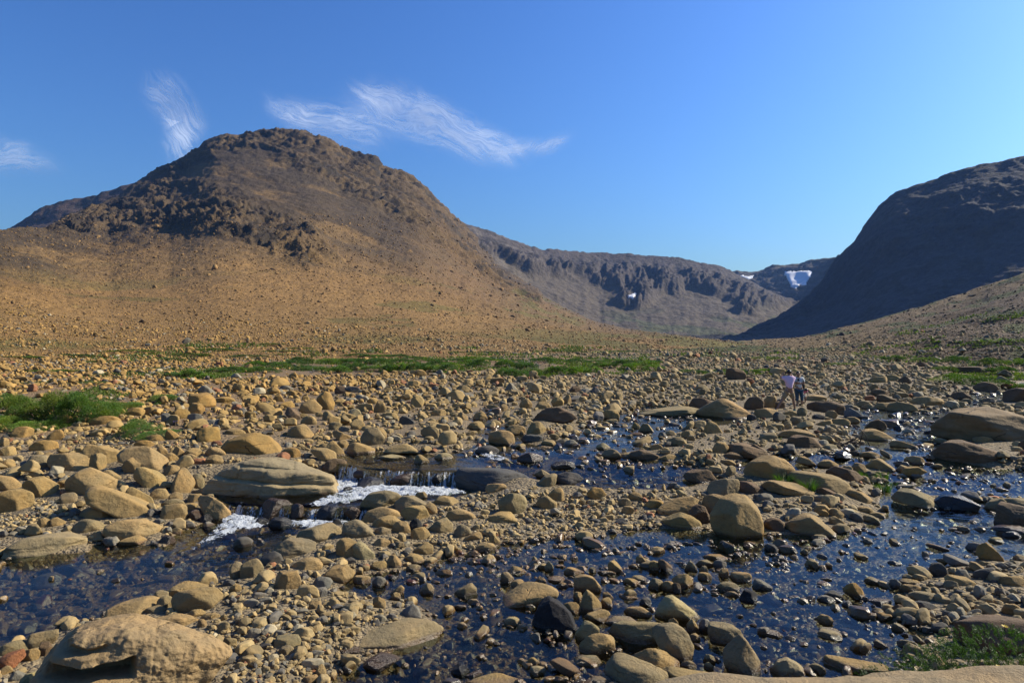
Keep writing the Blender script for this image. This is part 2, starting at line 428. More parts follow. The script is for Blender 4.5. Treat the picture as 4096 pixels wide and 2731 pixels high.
# ------------------------------------------------------------------ hills
def hill_material(name, bscale, bdist, hi=1.0):
    t = NT(bpy.data.materials.new(name))
    co = t.n('ShaderNodeTexCoord').outputs['Object']
    a = t.n('ShaderNodeAttribute', attribute_name='gc').outputs['Color']
    rk = t.n('ShaderNodeAttribute', attribute_name='rk').outputs['Fac']
    v1 = t.n('ShaderNodeTexVoronoi', {'Vector': co, 'Scale': bscale, 'Randomness': 1.0})
    v2 = t.n('ShaderNodeTexVoronoi', {'Vector': co, 'Scale': bscale*3.1, 'Randomness': 1.0})
    n = t.noise(co, bscale*.25, 8, .68)
    n2 = t.noise(co, bscale*.9, 6, .7)
    s1 = t.n('ShaderNodeSeparateColor', {0: v1.outputs['Color']}); s2 = t.n('ShaderNodeSeparateColor', {0: v2.outputs['Color']})
    k = t.math('ADD', t.math('MULTIPLY', s1.outputs[0], .34), t.math('MULTIPLY', s2.outputs[0], .30))
    k = t.math('ADD', k, t.math('MULTIPLY', n2, .9)); k = t.math('ADD', k, .22)
    c = t.n('ShaderNodeVectorMath', {0: a, 3: k}, operation='SCALE').outputs[0]
    c = t.mix(t.math('MULTIPLY', t.maprange(n, .5, .68), t.mixf(rk, .30, .55)), c, t.mix(1.0, c, (.42, .42, .45), 'MULTIPLY'))
    c = t.n('ShaderNodeVectorMath', {0: c, 3: KA}, operation='SCALE').outputs[0]
    h = t.math('ADD', t.math('MULTIPLY', v1.outputs['Distance'], -.5), t.math('MULTIPLY', n2, 1.2))
    h = t.math('ADD', h, t.math('MULTIPLY', n, 1.6))
    b = t.bump(h, t.mixf(rk, .75, 1.0), bdist)
    return t.out(t.n('ShaderNodeBsdfPrincipled', {'Base Color': c, 'Roughness': .92, 'Specular IOR Level': .15, 'Normal': b}).outputs[0])

def I(tab, u): return np.interp(u, [p[0] for p in tab], [p[1] for p in tab])
def hill(name, ridge, ridgeY, baseY, expo, relief, colour, mat, u0, u1, du=1.25, rows=300, baseZ=None, back=(260, .12), back_rows=18):
    u = np.arange(u0, u1+.1, du); n = len(u)
    rv = I(ridge, u); rY = I(ridgeY, u); bY = I(baseY, u)
    rvs = rv.copy(); K = int(30/du)
    pad = np.concatenate([np.full(K, rvs[0]), rvs, np.full(K, rvs[-1])]); ker = np.hanning(2*K+1); ker /= ker.sum()
    rvs = np.convolve(pad, ker, 'valid'); drz = (rvs-rv)/F*rY; rv = rvs
    rz = CAMZ + (HZ-rv)/F*rY
    bz = W((u-512)/F*bY, bY)-.6 if baseZ is None else I(baseZ, u)
    ex = I(expo, u) if isinstance(expo, list) else np.full(n, expo)
    sd = np.linspace(0, 1, 1500)**1.6
    Y = np.empty((rows, n)); Z = np.empty((rows, n)); Sx = np.empty((rows, n))
    for j in range(n):
        y = bY[j]+(rY[j]-bY[j])*sd; z = bz[j]+(rz[j]-bz[j])*sd**ex[j]
        v = HZ-(z-CAMZ)*F/y
        w = np.concatenate([[0], np.cumsum(np.abs(np.diff(v))+.02+60*np.diff(sd)/1500*8)]); w /= w[-1]
        s = np.interp(np.linspace(0, 1, rows), w, sd)
        Sx[:, j] = s; Y[:, j] = bY[j]+(rY[j]-bY[j])*s; Z[:, j] = bz[j]+(rz[j]-bz[j])*s**ex[j]
    tb = (np.arange(1, back_rows+1)/back_rows)[:, None]**1.5
    Y = np.vstack([Y, rY+back[0]*tb]); Z = np.vstack([Z, rz-np.abs(back[0]*back[1])*tb**1.3]); Sx = np.vstack([Sx, 1+tb+0*u])
    U = np.broadcast_to(u, Y.shape); X = (U-512)/F*Y
    V = HZ-(Z-CAMZ)*F/Y
    Z = Z + drz*np.clip(Sx, 0, 1)**6
    P = np.stack([X, Y, Z], -1)
    N = np.cross(np.gradient(P, axis=1), np.gradient(P, axis=0)); N /= np.linalg.norm(N, axis=-1)[..., None]+1e-9
    d = relief(U, V, Sx, P)
    P2 = P+N*d[..., None]
    c, rk = colour(U, V, Sx, P, d)
    me = make_mesh(name, P2.reshape(-1, 3), grid_faces(*Y.shape), mat, True, {'gc': ('FLOAT_COLOR', c.reshape(-1, 3)), 'rk': ('FLOAT', rk.ravel())})
    link(name, me, kind='structure')
    return dict(U=U, V=HZ-(P2[..., 2]-CAMZ)*F/P2[..., 1], P=P2, N=N, rows=rows)
def strata(P, s, ang=.5, st=4.0):
    """rock bands that dip down to the right across the face"""
    X, Y, Z = P[..., 0], P[..., 1], P[..., 2]
    a = (X*math.cos(ang)-Z*math.sin(ang)); b = (X*math.sin(ang)+Z*math.cos(ang))
    return np.stack([a/st, Y*.4, b], -1)*s
RUST = np.array([.385, .222, .078]); BROWN = np.array([.165, .108, .048]); DARK = np.array([.065, .052, .036]); GREEN = np.array([.075, .105, .018])

# the big rust-brown mountain on the left
ridge1 = [(-400,262),(-120,236),(0,229.5),(22,228.6),(47,228),(75,214),(100,205),(120.5,194),(134,184),(161,169),(190,153.6),(201,144.6),(221,134.6),(245,133),(274,132),(306,133),(330,142),(339,149),(375,160),(379,167),(402,172.5),(420,184),(435,198),(460,223),(480,248),(500,268),(522,284),(544,297),(567,309),(593,321),(620,328),(656,333),(700,339),(760,344)]
CRAG = [  # where bedrock breaks through the scree: outline in picture units, softness
 ([(150,178),(190,156),(222,138),(250,130),(310,130),(345,148),(385,164),(425,184),(462,222),(505,268),(548,296),(540,306),(505,290),(470,268),(440,246),(405,226),(370,206),(335,186),(300,168),(262,150),(225,150),(200,160),(165,182)], 9),
 ([(96,208),(140,200),(190,206),(240,196),(262,206),(300,222),(325,240),(338,262),(318,268),(285,262),(250,244),(215,232),(170,228),(125,232),(60,236),(50,230)], 8),
 ([(130,196),(160,178),(215,182),(262,196),(300,212),(290,216),(240,204),(190,196),(150,202)], 7),
 ([(0,238),(50,236),(120,246),(190,256),(250,270),(240,276),(150,264),(60,252),(0,250)], 10),
]
def crag1(U, V, P):
    w = 7*perlin(np.stack([U*.06, V*.06, U*0], -1))
    m = np.zeros(U.shape)
    for k, (pg, sf) in enumerate(CRAG): m = np.maximum(m, S((sf-poly_sd(U+w, V+w*.6, np.array(pg, float)))/(2*sf))*(1, .80, .6, 0)[k])
    br = fbm(strata(P, .012, .5, 3.0), 4, .6)
    return np.clip(m*(.75+1.0*br)+.35*m, 0, 1)
_c1 = {}
def rel1(U, V, s, P):
    oc = crag1(U, V, P)*(s <= 1.0); _c1['m'] = oc
    n1 = ridged(strata(P, .024, .5, 4.5), 5, .62)
    n2 = ridged(strata(P, .075, .42, 2.2), 4, .6)
    gul = ridged(np.stack([U*.045+V*.012, s*.8, s*0+3], -1), 3)
    d = oc*(3.8*(n1-.75)+5.0*(n2-.6)-.6) + 1.6*(ridged(strata(P, .020, .52, 6.0)+5, 5, .65)-.8)*S((s-.30)/.25)*S((470-U)/80)*(s <= 1) + .9*gul*S((U-330)/80)*(1-oc)*S((s-.2)/.3) + fbm(P*.11, 5, .6)*(.22+.75*S((s-.05)/.4)) + 4*fbm(P*.006, 3)*S((s-.08)/.25)*S((1-s)/.25)
    return d*S(s/.06)
def col1(U, V, s, P, d):
    n = fbm(strata(P, .012, .5, 2.6), 5, .6); n3 = fbm(strata(P, .05, .5, 3.0), 4, .65)
    up = S((s-.22)/.5); oc = _c1['m']
    c = lerp(np.broadcast_to(RUST, U.shape+(3,)), np.array([.270, .168, .068]), up)
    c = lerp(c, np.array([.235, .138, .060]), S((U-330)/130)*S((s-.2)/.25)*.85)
    c = lerp(c, np.array([.17, .112, .05]), S((n+.05)/.35)*.55*S((s-.12)/.2))
    st = ridged(strata(P, .020, .52, 6.0)+5, 5, .65)
    c = lerp(c, DARK, S((st-.45)/.7)*.75*S((s-.30)/.25)*S((470-U)/80))
    c = lerp(c, np.array([.33, .215, .10]), S((-st-.1)/.6)*.35*S((s-.30)/.25))
    c = lerp(c, BROWN, np.clip(oc*(.75+.5*n3)+.25*S((s-.85)/.15), 0, .92))
    c = lerp(c, DARK*.8, S((n3-.02)/.25)*oc*.85)
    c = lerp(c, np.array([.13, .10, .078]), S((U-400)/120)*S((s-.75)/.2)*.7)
    g = fbm(np.stack([P[..., 0]*.014, P[..., 1]*.006, P[..., 2]*.09], -1), 4, .6)
    gm = S((g-.10-.3*S((318-V)/40))/.12)*S((V-255)/60)
    gm2 = S((g+.16)/.2)*S((V-326)/18)
    c = lerp(c, np.array([.115, .135, .028]), np.clip(np.maximum(gm*.55, gm2*.9), 0, .9))
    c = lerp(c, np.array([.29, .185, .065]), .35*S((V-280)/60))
    return c*(1+.22*n[..., None]), np.clip(oc+.2*up, 0, 1)
m_rust = hill_material('rusty_scree_slope', .55, 1.1)
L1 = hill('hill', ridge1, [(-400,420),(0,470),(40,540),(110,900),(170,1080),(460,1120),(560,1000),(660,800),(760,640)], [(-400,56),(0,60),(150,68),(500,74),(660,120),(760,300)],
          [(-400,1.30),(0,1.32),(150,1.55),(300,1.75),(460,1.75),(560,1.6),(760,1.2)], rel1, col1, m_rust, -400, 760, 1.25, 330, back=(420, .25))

# the shoulder that shows behind it on the far left
ridge0 = [(-500,250),(-200,246),(10,232),(18,228),(36,213),(60,204.5),(78,201.6),(98,198),(120,190),(160,180),(220,175)]
def rel0(U, V, s, P): return (10*ridged(strata(P, .014, .5, 2.0), 5)+2*fbm(P*.1, 3))*S((s-.2)/.4)*.6
def col0(U, V, s, P, d):
    n = fbm(P*.02, 4)
    return lerp(np.broadcast_to(np.array([.13, .085, .06]), U.shape+(3,)), DARK, S((n+.1)/.4)), np.ones(U.shape)
hill('hill', ridge0, [(-500,1500),(220,1600)], [(-500,1150),(220,1250)], 1.2, rel0, col0, hill_material('dark_crag', .3, 2.2), -500, 220, 2.0, 110, baseZ=[(-500,90),(220,180)], back=(350, .2))

# headwall of the valley
ridge3 = [(400,208),(455,221),(464,224),(491,232),(509,239.5),(529,246),(545,251),(552,249.6),(576,252),(622,255),(628,254),(654,257),(678,258),(702,263),(718,265.5),(730,271),(745,279),(760,287),(778,295),(794,300),(830,320),(900,335)]
def zone3(U, V, s):
    rv = I(ridge3, U); band = np.interp(U, [455, 520, 560, 600, 640, 665, 700, 740, 790], [34, 30, 26, 38, 56, 40, 34, 38, 14])
    return S((rv+band-V)/10)
def rel3(U, V, s, P):
    k = zone3(U, V + 10*perlin(P*.012), s)
    but = ridged(np.stack([U*.085, P[..., 1]*.004, P[..., 2]*.008], -1), 4, .55)
    n = ridged(P*np.array([.011, .006, .009]), 5, .58)
    return k*(15*but+12*n)*(1-.88*S((s-.78)/.2)) + (1-k)*(5*fbm(P*.012, 4)+3*ridged(np.stack([U*.035, s*.6, s*1.5], -1), 3)) + 2.5*fbm(P*.05, 4)
def col3(U, V, s, P, d):
    k = zone3(U, V + 8*perlin(P*.012), s); n = fbm(P*.02, 5, .6)
    c = lerp(np.broadcast_to(np.array([.135, .105, .070]), U.shape+(3,)), np.array([.11, .086, .07]), k)
    c = lerp(c, DARK*.9, S((n-.05)/.3)*k*.8)
    c = lerp(c, np.array([.30, .25, .20]), S((-n-.12)/.3)*.5*S((560-U)/60))
    g = fbm(P*np.array([.006, .004, .03]), 4)
    c = lerp(c, np.array([.09, .10, .04]), S((g-.18)/.12)*S((V-305)/20)*.8)
    return c*(1+.18*n[..., None]), k
m_far = hill_material('grey_brown_headwall', .10, 4.0)
L3 = hill('hill', ridge3, [(400,1700),(545,2100),(600,2300),(794,2350),(900,2100)], [(400,900),(500,1000),(600,1150),(794,1300),(900,1300)], [(400,1.3),(600,1.9),(700,1.9),(794,1.6),(900,1.3)], rel3, col3, m_far, 400, 900, 1.0, 190,
          baseZ=[(400,4.5),(600,5),(900,5)], back=(600, .02))

# the shaded hill behind the headwall that keeps the snow
ridge4 = [(690,276),(736,273.6),(748,272.4),(756,272.6),(767,270),(789,266),(805,264),(821,262.5),(836,259),(880,240),(950,226)]
def rel4(U, V, s, P): return (16*ridged(P*np.array([.012, .006, .009]), 5, .55))*S((s-.15)/.2)*.7
def col4(U, V, s, P, d):
    n = fbm(P*.02, 5, .6)
    c = lerp(np.broadcast_to(np.array([.12, .095, .075]), U.shape+(3,)), DARK, S((n+.05)/.3))
    return lerp(c, np.array([.15, .125, .06]), S((s-.9)/.08)*.7), np.ones(U.shape)
L4 = hill('hill', ridge4, [(690,3000),(760,2900),(836,2500),(950,2300)], [(690,2500),(836,2150),(950,2000)], 1.0, rel4, col4, m_far, 690, 950, 1.0, 90, baseZ=[(690,120),(836,110),(950,100)], back=(500, .03))

# the dark mountain on the right, in its own shade
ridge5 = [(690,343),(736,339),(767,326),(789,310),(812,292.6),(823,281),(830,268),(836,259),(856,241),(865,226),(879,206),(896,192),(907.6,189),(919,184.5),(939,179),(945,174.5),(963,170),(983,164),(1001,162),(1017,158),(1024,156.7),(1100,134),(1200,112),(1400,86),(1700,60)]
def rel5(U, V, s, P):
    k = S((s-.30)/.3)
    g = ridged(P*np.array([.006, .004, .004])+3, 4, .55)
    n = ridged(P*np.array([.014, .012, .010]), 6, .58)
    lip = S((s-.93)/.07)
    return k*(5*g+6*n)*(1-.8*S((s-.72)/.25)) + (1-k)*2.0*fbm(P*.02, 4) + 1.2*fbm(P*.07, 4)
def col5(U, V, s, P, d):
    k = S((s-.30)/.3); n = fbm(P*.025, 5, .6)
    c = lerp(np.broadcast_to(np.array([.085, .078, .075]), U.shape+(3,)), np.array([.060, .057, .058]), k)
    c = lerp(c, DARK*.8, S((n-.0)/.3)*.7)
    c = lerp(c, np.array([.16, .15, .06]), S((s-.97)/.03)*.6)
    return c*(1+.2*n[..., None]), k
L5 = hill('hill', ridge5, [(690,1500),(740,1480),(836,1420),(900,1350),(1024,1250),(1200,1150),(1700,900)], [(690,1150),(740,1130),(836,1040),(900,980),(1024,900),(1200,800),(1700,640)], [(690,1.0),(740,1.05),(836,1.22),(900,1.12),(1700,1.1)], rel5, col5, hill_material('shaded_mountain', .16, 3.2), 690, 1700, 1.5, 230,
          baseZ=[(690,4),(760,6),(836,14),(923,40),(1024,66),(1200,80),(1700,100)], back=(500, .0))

# the low stony slope in front of it
ridge6 = [(640,346),(700,344.2),(745,341.5),(770,339.5),(803,337),(830,331),(856,324),(890,315.5),(923,308),(968,295),(1024,275),(1100,255),(1200,232),(1500,190)]
def rel6(U, V, s, P): return (1.7*fbm(P*np.array([.02, .012, .02]), 5, .6)+.35*fbm(P*.16, 4, .6)+1.1*ridged(P*.022, 4)*S((U-850)/120))*S(s/.08)
def col6(U, V, s, P, d):
    n = fbm(P*.03, 5, .6)
    c = lerp(np.broadcast_to(np.array([.26, .175, .075]), U.shape+(3,)), np.array([.15, .10, .058]), S((U-830)/150+.35*n)*S((.95-s)/.3))
    g = fbm(P*np.array([.020, .012, .10]), 4, .6)+.12*S((U-900)/80)*S((V-325)/20)+.1*S((V-345)/8)
    c = lerp(c, np.array([.085, .105, .024]), S((g-.14)/.12)*.9)
    return c*(1+.2*n[..., None]), .3+0*U
L6 = hill('hill', ridge6, [(640,640),(745,620),(856,480),(1024,390),(1200,340),(1500,300)], [(640,180),(700,160),(860,95),(1024,70),(1500,55)], [(640,1.0),(745,1.05),(856,1.25),(1024,1.35),(1500,1.3)], rel6, col6, hill_material('stony_slope', .6, .9), 640, 1500, 1.25, 150, back=(260, .10))

# ------------------------------------------------------------------ snow that has stayed in the hollows
def snow(L, pg, label, off=2.5):
    U, V, P, N, R = L['U'], L['V'], L['P'], L['N'], L['rows']
    a = np.array(pg, float)
    d = poly_sd(U[:R], V[:R]+.8*perlin(P[:R]*.05), a)
    f = grid_faces(R, U.shape[1]); k = (d.ravel()[f] < .15).all(1); f = f[k]
    used = np.unique(f); rm = np.zeros(U.size, int); rm[used] = np.arange(len(used))
    Pn = P[:R].copy()
    for _ in range(6):                                   # the drift lies smoother than the rock below
        Pn[1:-1, 1:-1] = (Pn[:-2, 1:-1]+Pn[2:, 1:-1]+Pn[1:-1, :-2]+Pn[1:-1, 2:])/4
    pv = (Pn + N[:R]*(off+4*S(-d/3))[..., None]).reshape(-1, 3)[used]
    o = link('snow_patch', make_mesh('snow_patch', pv, rm[f], M_SNOW), label=label, category='snow patch')
    md = o.modifiers.new('thickness', 'SOLIDIFY'); md.thickness = 6; md.offset = -1
M_SNOW = simple('old_snow', (1, 1, 1), .6, .3, .06, .05)
snow(L4, [(785.5,271.5),(800,271),(812,270.5),(815,272),(813,277),(809,281),(808,286),(802,285),(797,289),(792,287),(790,281),(786,276)], 'largest white snowfield lying in the shaded hollow below the far ridge')
snow(L4, [(739,274.5),(745,276),(755,275),(753,278),(748,280),(742,277.5)], 'thin snow strip on the skyline at the end of the headwall')
snow(L3, [(626,296),(632,294),(636,293),(634,297),(631,300),(627,298)], 'small torn snow patch at the foot of the headwall cliff', 2.0)

# ------------------------------------------------------------------ sky, sun, air, clouds
w = bpy.data.worlds.new('World'); scene.world = w; w.use_nodes = True
nt = w.node_tree; nt.nodes.clear()
sky = nt.nodes.new('ShaderNodeTexSky'); sky.sky_type = 'NISHITA'; sky.sun_disc = False
sky.sun_elevation = SUN_EL; sky.sun_rotation = SUN_AZ; sky.air_density = 1.6; sky.dust_density = 1.5; sky.ozone_density = 6.0; sky.altitude = 0
sc_ = nt.nodes.new('ShaderNodeVectorMath'); sc_.operation = 'SCALE'; sc_.inputs[3].default_value = .15
gm_ = nt.nodes.new('ShaderNodeGamma'); gm_.inputs[1].default_value = 1.4                      # the deep, contrasty blue of clear dry air
mu_ = nt.nodes.new('ShaderNodeVectorMath'); mu_.operation = 'MULTIPLY'; mu_.inputs[1].default_value = (1.22*.52/.15, 1.22*.705/.15, 1.22*1.0/.15)
bg = nt.nodes.new('ShaderNodeBackground'); bg.inputs[1].default_value = .0825
wo = nt.nodes.new('ShaderNodeOutputWorld')
for x_, y_ in ((sky.outputs[0], sc_.inputs[0]), (sc_.outputs[0], gm_.inputs[0]), (gm_.outputs[0], mu_.inputs[0]), (mu_.outputs[0], bg.inputs[0]), (bg.outputs[0], wo.inputs[0])): nt.links.new(x_, y_)
sd_ = bpy.data.lights.new('sun', 'SUN'); sd_.energy = 5.0; sd_.angle = math.radians(.53); sd_.color = (1, .905, .72)
so = bpy.data.objects.new('sun', sd_); COL.objects.link(so)
TOSUN = Vector((math.sin(SUN_AZ)*math.cos(SUN_EL), math.cos(SUN_AZ)*math.cos(SUN_EL), math.sin(SUN_EL)))
so.rotation_euler = TOSUN.to_track_quat('Z', 'Y').to_euler(); so.location = (60, 30, 60)

def haze():
    b = bmesh.new(); bmesh.ops.create_cube(b, size=1)
    for v in b.verts: v.co = Vector((v.co.x*6400+700, v.co.y*3500+1700, (v.co.z+.5)*620-2))
    me = bpy.data.meshes.new('haze'); b.to_mesh(me); b.free()
    m = bpy.data.materials.new('haze'); m.use_nodes = True; m.node_tree.nodes.clear()
    v = m.node_tree.nodes.new('ShaderNodeVolumePrincipled'); v.inputs['Color'].default_value = (.24, .45, .95, 1); v.inputs['Density'].default_value = 4.6e-5; v.inputs['Anisotropy'].default_value = .1
    o = m.node_tree.nodes.new('ShaderNodeOutputMaterial'); m.node_tree.links.new(v.outputs[0], o.inputs['Volume'])
    me.materials.append(m); link('haze', me, kind='stuff')
haze()

def cloud_material():
    t = NT(bpy.data.materials.new('ice_cloud'))
    uv = t.n('ShaderNodeAttribute', attribute_name='st').outputs['Vector']
    a = t.n('ShaderNodeAttribute', attribute_name='al').outputs['Fac']
    w1 = t.n('ShaderNodeTexNoise', {'Vector': uv, 'Scale': .9, 'Detail': 3.0}).outputs['Color']
    w2 = t.n('ShaderNodeTexNoise', {'Vector': uv, 'Scale': 3.2, 'Detail': 2.0}).outputs['Color']
    v = t.n('ShaderNodeVectorMath', {0: uv, 1: t.n('ShaderNodeVectorMath', {0: w1, 3: .85}, operation='SCALE').outputs[0]}, operation='ADD').outputs[0]
    v = t.n('ShaderNodeVectorMath', {0: v, 1: t.n('ShaderNodeVectorMath', {0: w2, 3: .16}, operation='SCALE').outputs[0]}, operation='ADD').outputs[0]
    n1 = t.noise(t.n('ShaderNodeMapping', {'Vector': v, 'Scale': (1.0, 5.5, 1.0)}).outputs[0], 1.4, 9, .66)
    n2 = t.noise(t.n('ShaderNodeMapping', {'Vector': v, 'Scale': (1.6, 17.0, 1.0)}).outputs[0], 1.5, 6, .62)
    soft = t.maprange(t.noise(v, 1.5, 5, .6), .38, .66)
    fib = t.math('ADD', t.math('MULTIPLY', n1, .62), t.math('MULTIPLY', n2, .38))
    al = t.math('ADD', t.math('MULTIPLY', soft, .22), t.math('MULTIPLY', t.maprange(t.math('ADD', fib, t.math('MULTIPLY', a, .16)), .46, .80), .95))
    al = t.math('MULTIPLY', al, t.math('POWER', t.maprange(a, 0.0, 1.0), 1.1)); al = t.math('MULTIPLY', al, .56, clamp=True)
    # fine ice scatters the same in every direction, so its sheets are lit by the sun whichever way they hang
    d = t.n('ShaderNodeBsdfDiffuse', {'Color': (.56, .60, .66, 1), 'Normal': tuple(TOSUN)}).outputs[0]
    d2 = t.n('ShaderNodeBsdfTranslucent', {'Color': (.56, .60, .66, 1), 'Normal': tuple(-TOSUN)}).outputs[0]
    d = t.n('ShaderNodeAddShader', {0: d, 1: d2}).outputs[0]
    tp = t.n('ShaderNodeBsdfTransparent').outputs[0]
    return t.out(t.n('ShaderNodeMixShader', {0: al, 1: tp, 2: d}).outputs[0])
M_CLOUD = cloud_material()
def cloud(spine, half, label, dist=9000.0, stren=1.0, ang=25, seed=0.0):
    """a sheet of ice cloud far beyond and above the mountains, lying along a spine, half = half widths"""
    sp = np.array(spine, float); L = np.concatenate([[0], np.cumsum(np.hypot(*np.diff(sp, axis=0).T))]); T = L/L[-1]
    n, m = 120, 40
    t = np.linspace(0, 1, n); cx = np.interp(t, T, sp[:, 0]); cy = np.interp(t, T, sp[:, 1])
    for _ in range(14): cx[1:-1] = (cx[:-2]+cx[2:]+2*cx[1:-1])/4; cy[1:-1] = (cy[:-2]+cy[2:]+2*cy[1:-1])/4
    h = 1.75*np.interp(t, np.linspace(0, 1, len(half)), half)
    dx, dy = np.gradient(cx), np.gradient(cy); q = np.hypot(dx, dy); nx, ny = -dy/q, dx/q
    r = np.linspace(-1, 1, m)
    R, Tt = np.meshgrid(r, t)
    U = cx[:, None]+nx[:, None]*h[:, None]*R; V = cy[:, None]+ny[:, None]*h[:, None]*R
    D = dist+dist*.012*perlin(np.stack([U*.01, V*.02, U*0+3], -1))
    P = np.stack([(U-512)/F*D, D, CAMZ+(HZ-V)/F*D], -1)
    al = (1-np.abs(R)**1.3)*S(Tt/.30)*S((1-Tt)/.34)*stren
    ca, sa = math.cos(math.radians(ang)), math.sin(math.radians(ang))
    st = np.stack([(U*ca+V*sa)/60, (-U*sa+V*ca)/60, R*0+seed], -1)
    link('cloud', make_mesh('cloud', P.reshape(-1, 3), grid_faces(n, m), M_CLOUD, True, {'st': ('FLOAT_VECTOR', st.reshape(-1, 3)), 'al': ('FLOAT', al.ravel())}), label=label, category='cloud')
cloud([(142,56),(156,84),(172,102),(188,120),(182,134),(178,148),(186,162),(194,186)], [7,14,18,17,16,14,12,7], 'wispy white cloud standing like a twisted flame above the mountain\'s long shoulder', stren=1.05, ang=55, seed=1.3)
cloud([(318,82),(360,94),(400,108),(440,124),(478,142),(515,153),(560,140)], [8,16,20,19,16,13,6], 'brightest feathery cloud streak slanting down beyond the summit', stren=1.25, ang=27, seed=4.1)
cloud([(252,80),(272,106),(305,118),(345,124),(385,132),(415,146)], [5,11,15,18,19,10], 'pale combed cloud directly over the round summit', stren=1.0, ang=14, seed=7.7)
cloud([(470,138),(510,148),(548,146),(590,126)], [6,9,8,5], 'small faint tail curling up past the end of the bright streak', stren=.8, ang=-18, seed=2.2)
cloud([(-120,132),(-20,150),(30,160),(85,182)], [12,16,14,7], 'small thin cloud low at the photo\'s edge beside the far shoulder', stren=.95, ang=12, seed=9.4)

# ------------------------------------------------------------------ camera
cd = bpy.data.cameras.new('camera'); co_ = bpy.data.objects.new('camera', cd); COL.objects.link(co_)
co_.location = (0, 0, CAMZ); co_.rotation_euler = (math.pi/2, 0, 0)
cd.sensor_width = 36; cd.lens = 36*F/1024; cd.shift_y = (HZ-341)/1024; cd.clip_end = 60000; cd.clip_start = .05
scene.camera = co_
vs = scene.view_settings; vs.view_transform = 'Standard'; vs.look = 'None'; vs.gamma = 1; vs.exposure = .86; vs.use_curve_mapping = False
cy = scene.cycles
cy.max_bounces = 8; cy.transparent_max_bounces = 24; cy.volume_bounces = 0; cy.caustics_reflective = False; cy.caustics_refractive = False
cy.sample_clamp_indirect = 4

# ------------------------------------------------------------------ rocks
_ICO = {}
def ico(l):
    if l not in _ICO:
        b = bmesh.new(); bmesh.ops.create_icosphere(b, subdivisions=l, radius=1)
        b.verts.ensure_lookup_table()
        _ICO[l] = (np.array([v.co[:] for v in b.verts]), np.array([[v.index for v in f.verts] for f in b.faces])); b.free()
    return _ICO[l]
def hull(pts):
    pts = sorted(set(map(tuple, pts)))
    def half(ps):
        r = []
        for p in ps:
            while len(r) > 1 and (r[-1][0]-r[-2][0])*(p[1]-r[-2][1])-(r[-1][1]-r[-2][1])*(p[0]-r[-2][0]) <= 0: r.pop()
            r.append(p)
        return r[:-1]
    return np.array(half(pts)+half(pts[::-1]))
def rock_verts(poly, depth, seed, lvl=4, p=14, lump=.07, facets=9, fit=True):
    """poly: outline (x, z) as seen from the front; returns verts of a rounded, facetted stone of that outline"""
    r = np.random.default_rng(seed)
    H = hull(poly); c = (H.min(0)+H.max(0))/2*.5+H.mean(0)*.5; Q = H-c
    a = (H.max(0)-H.min(0))/2; rad = np.array([a[0], depth/2, a[1]])
    N, D = [], []
    for i in range(len(Q)):
        e = Q[(i+1) % len(Q)]-Q[i]; n = np.array([e[1], -e[0]]); ln = np.hypot(*n)
        if ln < 1e-6: continue
        n /= ln; d = float(n@Q[i])
        if d <= 0: n, d = -n, -d
        N.append([n[0], r.uniform(-.22, .22), n[1]]); D.append(max(d, .02*a.max()))
    for k in range(facets):
        th = r.uniform(0, 2*np.pi); el = r.uniform(-.25, 1.0); y = r.choice([-1, -1, 1])
        n = np.array([np.cos(th)*r.uniform(.2, 1), y*r.uniform(.45, 1.1), el*.8]); n /= np.linalg.norm(n)
        N.append(n); D.append(np.linalg.norm(n*rad)*r.uniform(.60, .93))
    N.append([0, -1, 0]); D.append(depth/2); N.append([0, 1, 0]); D.append(depth/2)
    N = np.array(N); D = np.array(D)
    V, Fc = ico(lvl)
    dirs = V*rad; dirs = dirs/np.linalg.norm(dirs, axis=1)[:, None]
    q = np.maximum(0, dirs@N.T/D)
    rr = (q**p).sum(1)**(-1.0/p)
    s = r.uniform(0, 50)
    k = V/np.linalg.norm(V, axis=1)[:, None]
    rr = rr*(1+lump*fbm(k*1.3+s, 3, .5)+lump*.35*ridged(k*2.6+s+9, 3, .5)+(.012*fbm(k*9+s, 3) if lvl > 3 else 0))
    P = dirs*rr[:, None]
    if fit:
        for ax, lo, hi in ((0, H[:, 0].min()-c[0], H[:, 0].max()-c[0]), (2, H[:, 1].min()-c[1], H[:, 1].max()-c[1])):
            m0, m1 = P[:, ax].min(), P[:, ax].max(); P[:, ax] = lo+(P[:, ax]-m0)/(m1-m0)*(hi-lo)
    P[:, 0] += c[0]; P[:, 2] += c[1]
    return P, Fc

SHAPES = {
 'r': [(0,.45),(.06,.75),(.25,.95),(.5,1),(.75,.94),(.94,.72),(1,.42),(.9,.1),(.7,0),(.25,0),(.06,.15)],
 'b': [(0,.12),(.03,.75),(.14,.97),(.5,1),(.84,.95),(.98,.72),(1,.15),(.88,0),(.1,0)],
 'p': [(0,0),(.08,.35),(.34,.88),(.48,1),(.62,.9),(.86,.5),(1,.06),(.95,0)],
 'q': [(0,.05),(.14,.5),(.5,.92),(.66,1),(.8,.85),(.97,.35),(1,0)],
 's': [(0,.2),(.06,.55),(.25,.9),(.55,1),(.8,.85),(.97,.5),(1,.2),(.9,0),(.08,0)],
 'w': [(0,0),(.05,.3),(.6,.95),(.8,1),(.97,.75),(1,.2),(.92,0)],
 'v': [(0,.2),(.03,.75),(.2,1),(.4,.95),(.95,.3),(1,0),(.08,0)],
 'd': [(0,.75),(.1,1),(.35,.95),(.95,.35),(1,.1),(.9,0),(.6,.05),(.05,.5)],
 'e': [(.05,.15),(0,.4),(.2,.85),(.45,1),(.7,.9),(1,.4),(.95,.12),(.7,0),(.3,0)],
}
